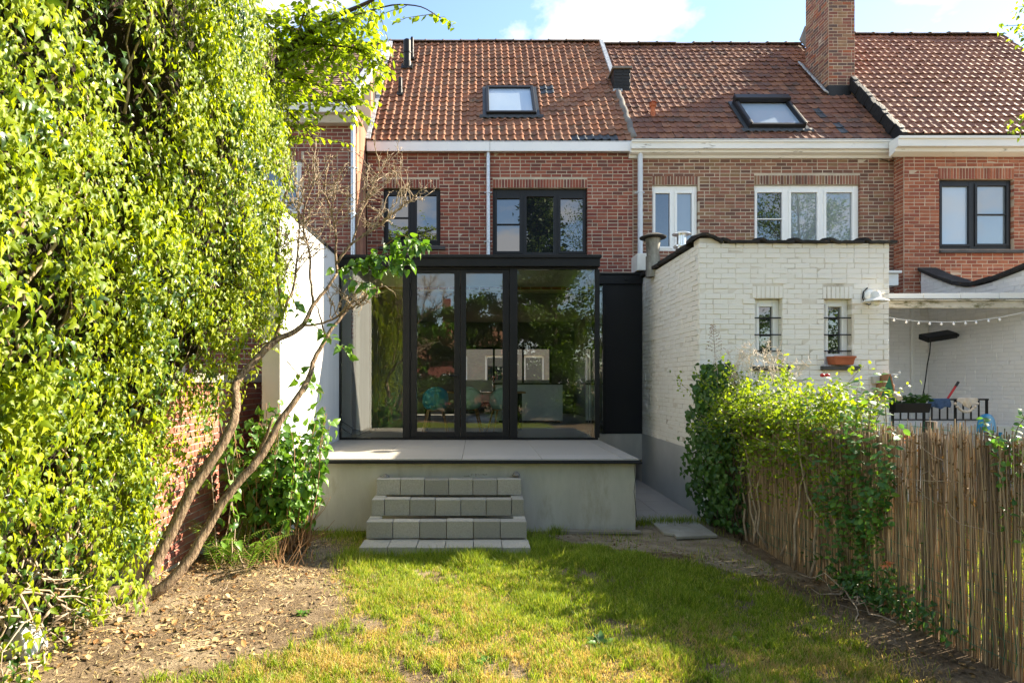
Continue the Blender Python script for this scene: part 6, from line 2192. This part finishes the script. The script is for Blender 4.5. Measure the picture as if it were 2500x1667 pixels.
blades('grass', gx[~isdry], gyy[~isdry], hh[~isdry], grass_material('green_grass', False), 'short green lawn grass in front of the steps')
blades('grass', gx[isdry], gyy[isdry], hh[isdry] * .7, grass_material('dry_grass', True), 'dry straw coloured grass patches in the lawn', lay=1.2)
# taller tufts at the steps and passage
tx, ty = [], []
for cx_, cy2, sx_, sy_, n in ((.68, 6.15, .09, .12, 700), (.75, 6.5, .08, .2, 500), (2.4, 7.30, .35, .06, 900), (-1.34, 6.0, .06, .15, 350), (-.35, 5.93, .6, .03, 1500), (.95, 6.9, .05, .04, 250), (-1.7, 6.8, .2, .08, 300)):
    tx.append(rng.normal(cx_, sx_, n))
    ty.append(rng.normal(cy2, sy_, n))
tx, ty = np.concatenate(tx), np.concatenate(ty)
ok = ~((tx > SX0) & (tx < SX1) & (ty > 5.99)) & (ty < 7.42) & ~((tx < 2.0) & (ty > 6.95))
blades('grass', tx[ok], ty[ok], rng.uniform(.05, .15, ok.sum()), bpy.data.materials['green_grass'], 'taller grass tufts around the steps', wid=.0026)
cxs, cys = rng.uniform(-2.2, 2.7, 1500), rng.uniform(3.3, 6.0, 1500)
ok = (cxs > LX(cys) + .35 * blotch(cxs, cys, 3.3, .9)) & (cxs < RX(cys) - .1)
cxs, cys = cxs[ok], cys[ok]
tx = np.repeat(cxs, 26) + rng.normal(0, .022, len(cxs) * 26)
ty = np.repeat(cys, 26) + rng.normal(0, .022, len(cxs) * 26)
ok = ~((tx > SX0 - .02) & (tx < SX1 + .02) & (ty > 5.97))
th = (rng.uniform(.03, .085, len(tx)) * np.repeat(rng.uniform(.6, 1.2, len(cxs)), 26))[ok]
blades('grass', tx[ok], ty[ok], th, bpy.data.materials['green_grass'], 'green tussocks standing up in the lawn', wid=.0032, lay=.9)
# neighbour's lawn beyond the fence and the lawn behind the viewer
nx_, ny_ = rng.uniform(3.5, 8.3, 42000), rng.uniform(2.6, 8.6, 42000)
blades('grass', nx_, ny_, rng.uniform(.04, .09, len(nx_)), bpy.data.materials['green_grass'], 'sunlit lawn of the neighbour seen through the reeds', wid=.005)
nx_, ny_ = rng.uniform(-3, 3, 40000), rng.uniform(-6, 3.15, 40000)
blades('grass', nx_, ny_, rng.uniform(.04, .08, len(nx_)), bpy.data.materials['green_grass'], 'lawn behind the viewer, mirrored in the glazing', wid=.005)

# leaf litter, weeds
def litter(name, x, y, s, label, mat):
    n = len(x)
    z = ground_h(x, y) + rng.uniform(.004, .02, n)
    T = frames(np.stack([x, y, z], 1), np.stack([rng.normal(0, 1, n), rng.normal(0, 1, n), rng.normal(0, .22, n)], 1), np.stack([rng.normal(0, .35, n), rng.normal(0, .35, n), np.ones(n)], 1), s)
    o = instanced(name, [leaf_proto([(0, 0), (.25, .2), (.36, .5), (.2, .8), (0, 1)], .5, -.25), leaf_proto([(0, 0), (.3, .25), (.3, .6), (0, 1)], -.4, .3)], rng.integers(2, size=n), T, mat, None, True)
    return tag(o, label, 'leaf litter', kind='stuff')


n = 7000
x, y = rng.uniform(-3.0, -.6, n), rng.uniform(3.0, 6.5, n)
keep = rng.random(n) < np.clip((LX(y) + .35 - x) / 1.1, 0.02, 1) * np.clip(1.25 - (y - 3.2) / 4.2, .15, 1) * (.25 + blotch(x, y, 3.7, 2.2))
litter('leaf_litter', x[keep], y[keep], .010 + .048 * rng.random(keep.sum()) ** 2.6, 'dry fallen leaves on the bed below the ivy', M['dead'])
n = 9000
x, y = rng.uniform(-3.0, -.4, n), rng.uniform(3.0, 6.6, n)
keep = rng.random(n) < np.clip((LX(y) + .45 - x) / .7, 0.02, 1)
x, y = x[keep], y[keep]
T = frames(np.stack([x, y, ground_h(x, y) + rng.uniform(.003, .014, len(x))], 1), np.stack([rng.normal(0, 1, len(x)), rng.normal(0, 1, len(x)), rng.normal(0, .15, len(x))], 1), np.stack([rng.normal(0, .3, len(x)), rng.normal(0, .3, len(x)), np.ones(len(x))], 1), .015 + .06 * rng.random(len(x)) ** 2)
tag(instanced('straw_litter', [leaf_proto([(0, 0), (.06, .2), (.05, .8), (0, 1)], .3, .1), leaf_proto([(0, 0), (.035, .2), (.03, .8), (0, 1)], -.3, -.15)], rng.integers(2, size=len(x)), T, M['straw']), 'straw and stalk scraps between the fallen leaves', 'leaf litter', kind='stuff')
n = 520
y = rng.uniform(3.2, 7.2, n)
x = RX(y) + rng.uniform(-.15, .75, n)
keep = x < 3.12 + .07 * (7.5 - y)
litter('leaf_litter', x[keep], y[keep], rng.uniform(.015, .04, keep.sum()), 'dry leaf scraps on the bare strip along the fence', M['deadvine'])
n = 90
litter('leaf_litter', rng.uniform(-1.4, 2.5, n), rng.uniform(3.3, 5.8, n), rng.uniform(.025, .05, n), 'few fallen leaves scattered on the lawn', M['deadvine'])
V, f = MB().lathe((0, 0, 0), [(.8, -.4), (1, .1), (.4, .55)], 5), None
cl = proto(np.vstack(V.V), V.Fc)
n = 3000
y = rng.uniform(3.2, 7.3, n)
side = rng.random(n) < .5
x = np.where(side, RX(y) + rng.uniform(-.05, .7, n), LX(y) - rng.uniform(-.1, 1.2, n))
s = .003 + .016 * rng.random(n) ** 3
T = frames(np.stack([x, y, ground_h(x, y) + s * .2], 1), gauss(n), gauss(n), s)
tag(instanced('soil_crumbs', [cl], np.zeros(n, int), T, M['soil'], None, True), 'crumbs of earth and small stones on the bare strips', 'pebbles', kind='stuff')
mb = MB()
for _ in range(60):
    yq = rng.uniform(3.4, 6.8)
    xq = RX(yq) + rng.uniform(0, .55) if rng.random() < .55 else LX(yq) - rng.uniform(0, 1.0)
    a = np.array((xq, yq, ground_h(xq, yq) + .012))
    mb.tube(wiggle(a, a + np.array((rng.normal(0, .15), rng.normal(0, .1), rng.uniform(0, .03))), 5, .012), [.003, .0015], 4)
tag(mb.build('fallen_twigs', M['twig']), 'thin fallen twigs on the bare earth', 'twigs', kind='stuff')
weeds = [(1040, 1532, 'low leafy weed in the lawn left of the middle', .11), (1462, 1572, 'largest leafy weed in the lawn near the lower middle', .17), (1182, 1608, 'leafy weed lowest in the lawn', .12), (1405, 1475, 'small flat weed in the shaded lawn', .07), (1050, 1575, 'tiny weed below the lawn weed left of the middle', .06),
         (905, 1455, 'weed at the edge of the leaf litter', .08), (740, 1500, 'weed growing in the leaf litter', .09), (1790, 1560, 'small weed in the lawn towards the fence', .06), (880, 1290, 'leafy weed beside the left foot of the steps', .2), (2060, 1590, 'weed on the bare strip by the fence', .07), (1700, 1450, 'faint weed in the shaded lawn near the bare strip', .06)]
for u, v, lab, s in weeds:
    Y = ZC * F / (v - V0)
    c = P(u, v, Y)
    c[2] = float(ground_h(c[0], c[1]))
    w = thing('weed', lab, 'weed', c, 'weeds in the lawn')
    k = 26
    a = rng.uniform(0, 2 * math.pi, k)
    d = np.stack([np.cos(a), np.sin(a), rng.uniform(.1, .8, k)], 1)
    foliage(w, LANCE, np.tile(c, (k, 1)) + gauss(k, .012) * np.array((1, 1, .1)), d, np.tile((0, 0, 1.0), (k, 1)) + gauss(k, .2), rng.uniform(.3, .85, k) * s, M['lilac'], k)

# ================================================================== THE GARDENS BEHIND THE VIEWER (seen in the panes)
def back_tree(name, label, x, y, h, r, n, mat, protos, size, low=.15, conic=False, cat='tree', group='trees of the gardens behind the viewer'):
    t = thing(name, label, cat, (x, y, 0), group)
    c = wiggle((x, y, 0), (x + rng.normal(0, .3), y + rng.normal(0, .3), h * .92), 9, .05)
    MB().tube(c, [max(.05, h * .02), .02], 8).build('trunk', M['bark_dark'], t, smooth=True)
    pos, dr, nr = [], [], []
    nb_ = max(14, int(h * 7))
    mb = MB()
    for k in range(nb_):
        f = low + (1 - low) * rng.random()
        a = rng.uniform(0, 2 * math.pi)
        R = r * ((1.05 - f) ** .75 if conic else math.sin(math.pi * (0.12 + .83 * f)) ** .6) * rng.uniform(.55, 1.05)
        b = c[min(8, int(f * 8))]
        tip = np.array((x + math.cos(a) * R, y + math.sin(a) * R, h * f + (-.15 * R if conic else .25 * R)))
        mb.tube(wiggle(b, tip, 5, .04), [.02, .006], 4)
        m = n // nb_
        tt = rng.random((m, 1)) ** .6
        p = b + (tip - b) * tt + gauss(m, .10 * r ** .6) * np.array((1.2, 1.2, .8))
        pos.append(p)
        dr.append(unit(tip - b) + gauss(m, .6) + np.array((0, 0, -.9 if conic else -.2)))
        nr.append(gauss(m, .6) + np.array((0, 0, .7)))
    mb.build('limbs', M['bark_dark'], t, smooth=True)
    pos, dr, nr = np.vstack(pos), np.vstack(dr), np.vstack(nr)
    T = frames(pos, dr, nr, rng.uniform(.7, 1.3, len(pos)) * size)
    instanced('crown', protos, rng.integers(len(protos), size=len(pos)), T, mat, t, True)
    return t


back_tree('conifer_tree', 'tall dark drooping conifer mirrored in the middle upper window', 3.6, -11.0, 17.5, 2.6, 20000, M['conifer'], BLEAF, .26, .08, True)
back_tree('birch_tree', 'tall light birch mirrored beside the conifer', 7.2, -11.5, 15.5, 2.9, 9000, M['farleaf'], BLEAF, .12, .2)
back_tree('broadleaf_tree', 'round tree mirrored in the white framed windows', 17.5, -9.0, 13.5, 4.2, 16000, M['farleaf'], BLEAF, .13, .2)
back_tree('broadleaf_tree', 'low tree mirrored in the small upper window', -4.4, -12.5, 7.6, 2.0, 3500, M['farleaf'], BLEAF, .15, .2)
back_tree('broadleaf_tree', 'dark spreading tree mirrored in the right glass pane', 3.6, -7.6, 7.4, 3.1, 15000, M['farleaf'], BLEAF, .17, .06)
back_tree('broadleaf_tree', 'tree mirrored in the left glass pane', -4.9, -6.0, 6.0, 2.2, 12000, M['farleaf'], BLEAF, .15, .04)
back_tree('broadleaf_tree', 'dense tree mirrored left of the feathery tree', -2.9, -12.5, 5.6, 2.4, 9000, M['farleaf'], BLEAF, .15, .03)
back_tree('broadleaf_tree', 'dense tree mirrored right of the feathery tree', 1.2, -12.8, 6.6, 2.4, 9000, M['farleaf'], BLEAF, .15, .03)
back_tree('broadleaf_tree', 'feathery tree mirrored in the door panes', -.6, -8.6, 5.6, 1.9, 8000, M['farleaf'], BLEAF, .22, .05)
for i, (x, y, h, r) in enumerate(((-2.6, -6.5, 2.4, 1.3), (1.2, -6.8, 2.1, 1.2), (4.6, -6.2, 2.8, 1.5), (7.4, -6.0, 3.2, 1.6), (10.5, -6.5, 4.4, 2.0), (14, -7, 3.6, 2.0), (-6.6, -6.0, 4.0, 1.8))):
    lab = ['low shrub mirrored at the left of the doors', 'low shrub mirrored at the right of the doors', 'rounded shrub mirrored in the right pane', 'tall shrub mirrored in the barred windows', 'large shrub behind the neighbour lawn', 'broad shrub at the far right behind the viewer', 'large shrub at the far left behind the viewer'][i]
    back_tree('garden_shrub', lab, x, y, h, r, 6000, M['farleaf'], BLEAF, .13, .02, cat='shrub', group='shrubs of the gardens behind the viewer')
# house beyond the gardens
hz = thing('garden_house', 'brick gabled house with a chimney beyond the gardens, mirrored in the door', 'house', (-2.2, -26, 0))
MB().box(-6.5, 2.2, -30, -24, 0, 3.6).build('wall', M['brick_l'], hz)
MB().prism([(-6.8, -23.7, 3.5), (-6.8, -27, 6.2), (-6.8, -30.3, 3.5)], (9.3, 0, 0)).build('roof', M['tile_b'], hz)
MB().box(-2.7, -2.1, -26.6, -26.0, 5.6, 8.3).build('chimney', M['brick_l'], hz)
for x in (-5.2, -2.6, .2):
    w = MB().box(x, x + 1.0, -24.0, -23.94, 1.0, 2.4).build('window', M['upvc'], hz)
    MB().box(x + .1, x + .9, -23.938, -23.92, 1.1, 2.3).build('pane', M['pane_dark'], w)
# the street front opposite, through the room
hs2 = thing('street_house', 'grey house front across the street seen through the room', 'house', (0, 28.5, 0))
mb = MB()
hol = [(2.5, 3.5, 1.4, 3.1), (4.4, 5.4, 1.4, 3.1), (6.3, 7.3, 1.4, 3.1)]
slab_with_holes(mb, (-4, 28), (1, 0, 0), (0, 1, 0), 10, 0, 7, hol, .3)
mb.build('wall', M['wood_grey'], hs2)
for a, b, c, d in hol:
    w = MB().box(-4 + a, -4 + b, 28.12, 28.18, c, d).build('window', M['upvc'], hs2)
    MB().box(-4 + a + .1, -4 + b - .1, 28.10, 28.118, c + .1, d - .1).build('pane', M['pane_dark'], w)
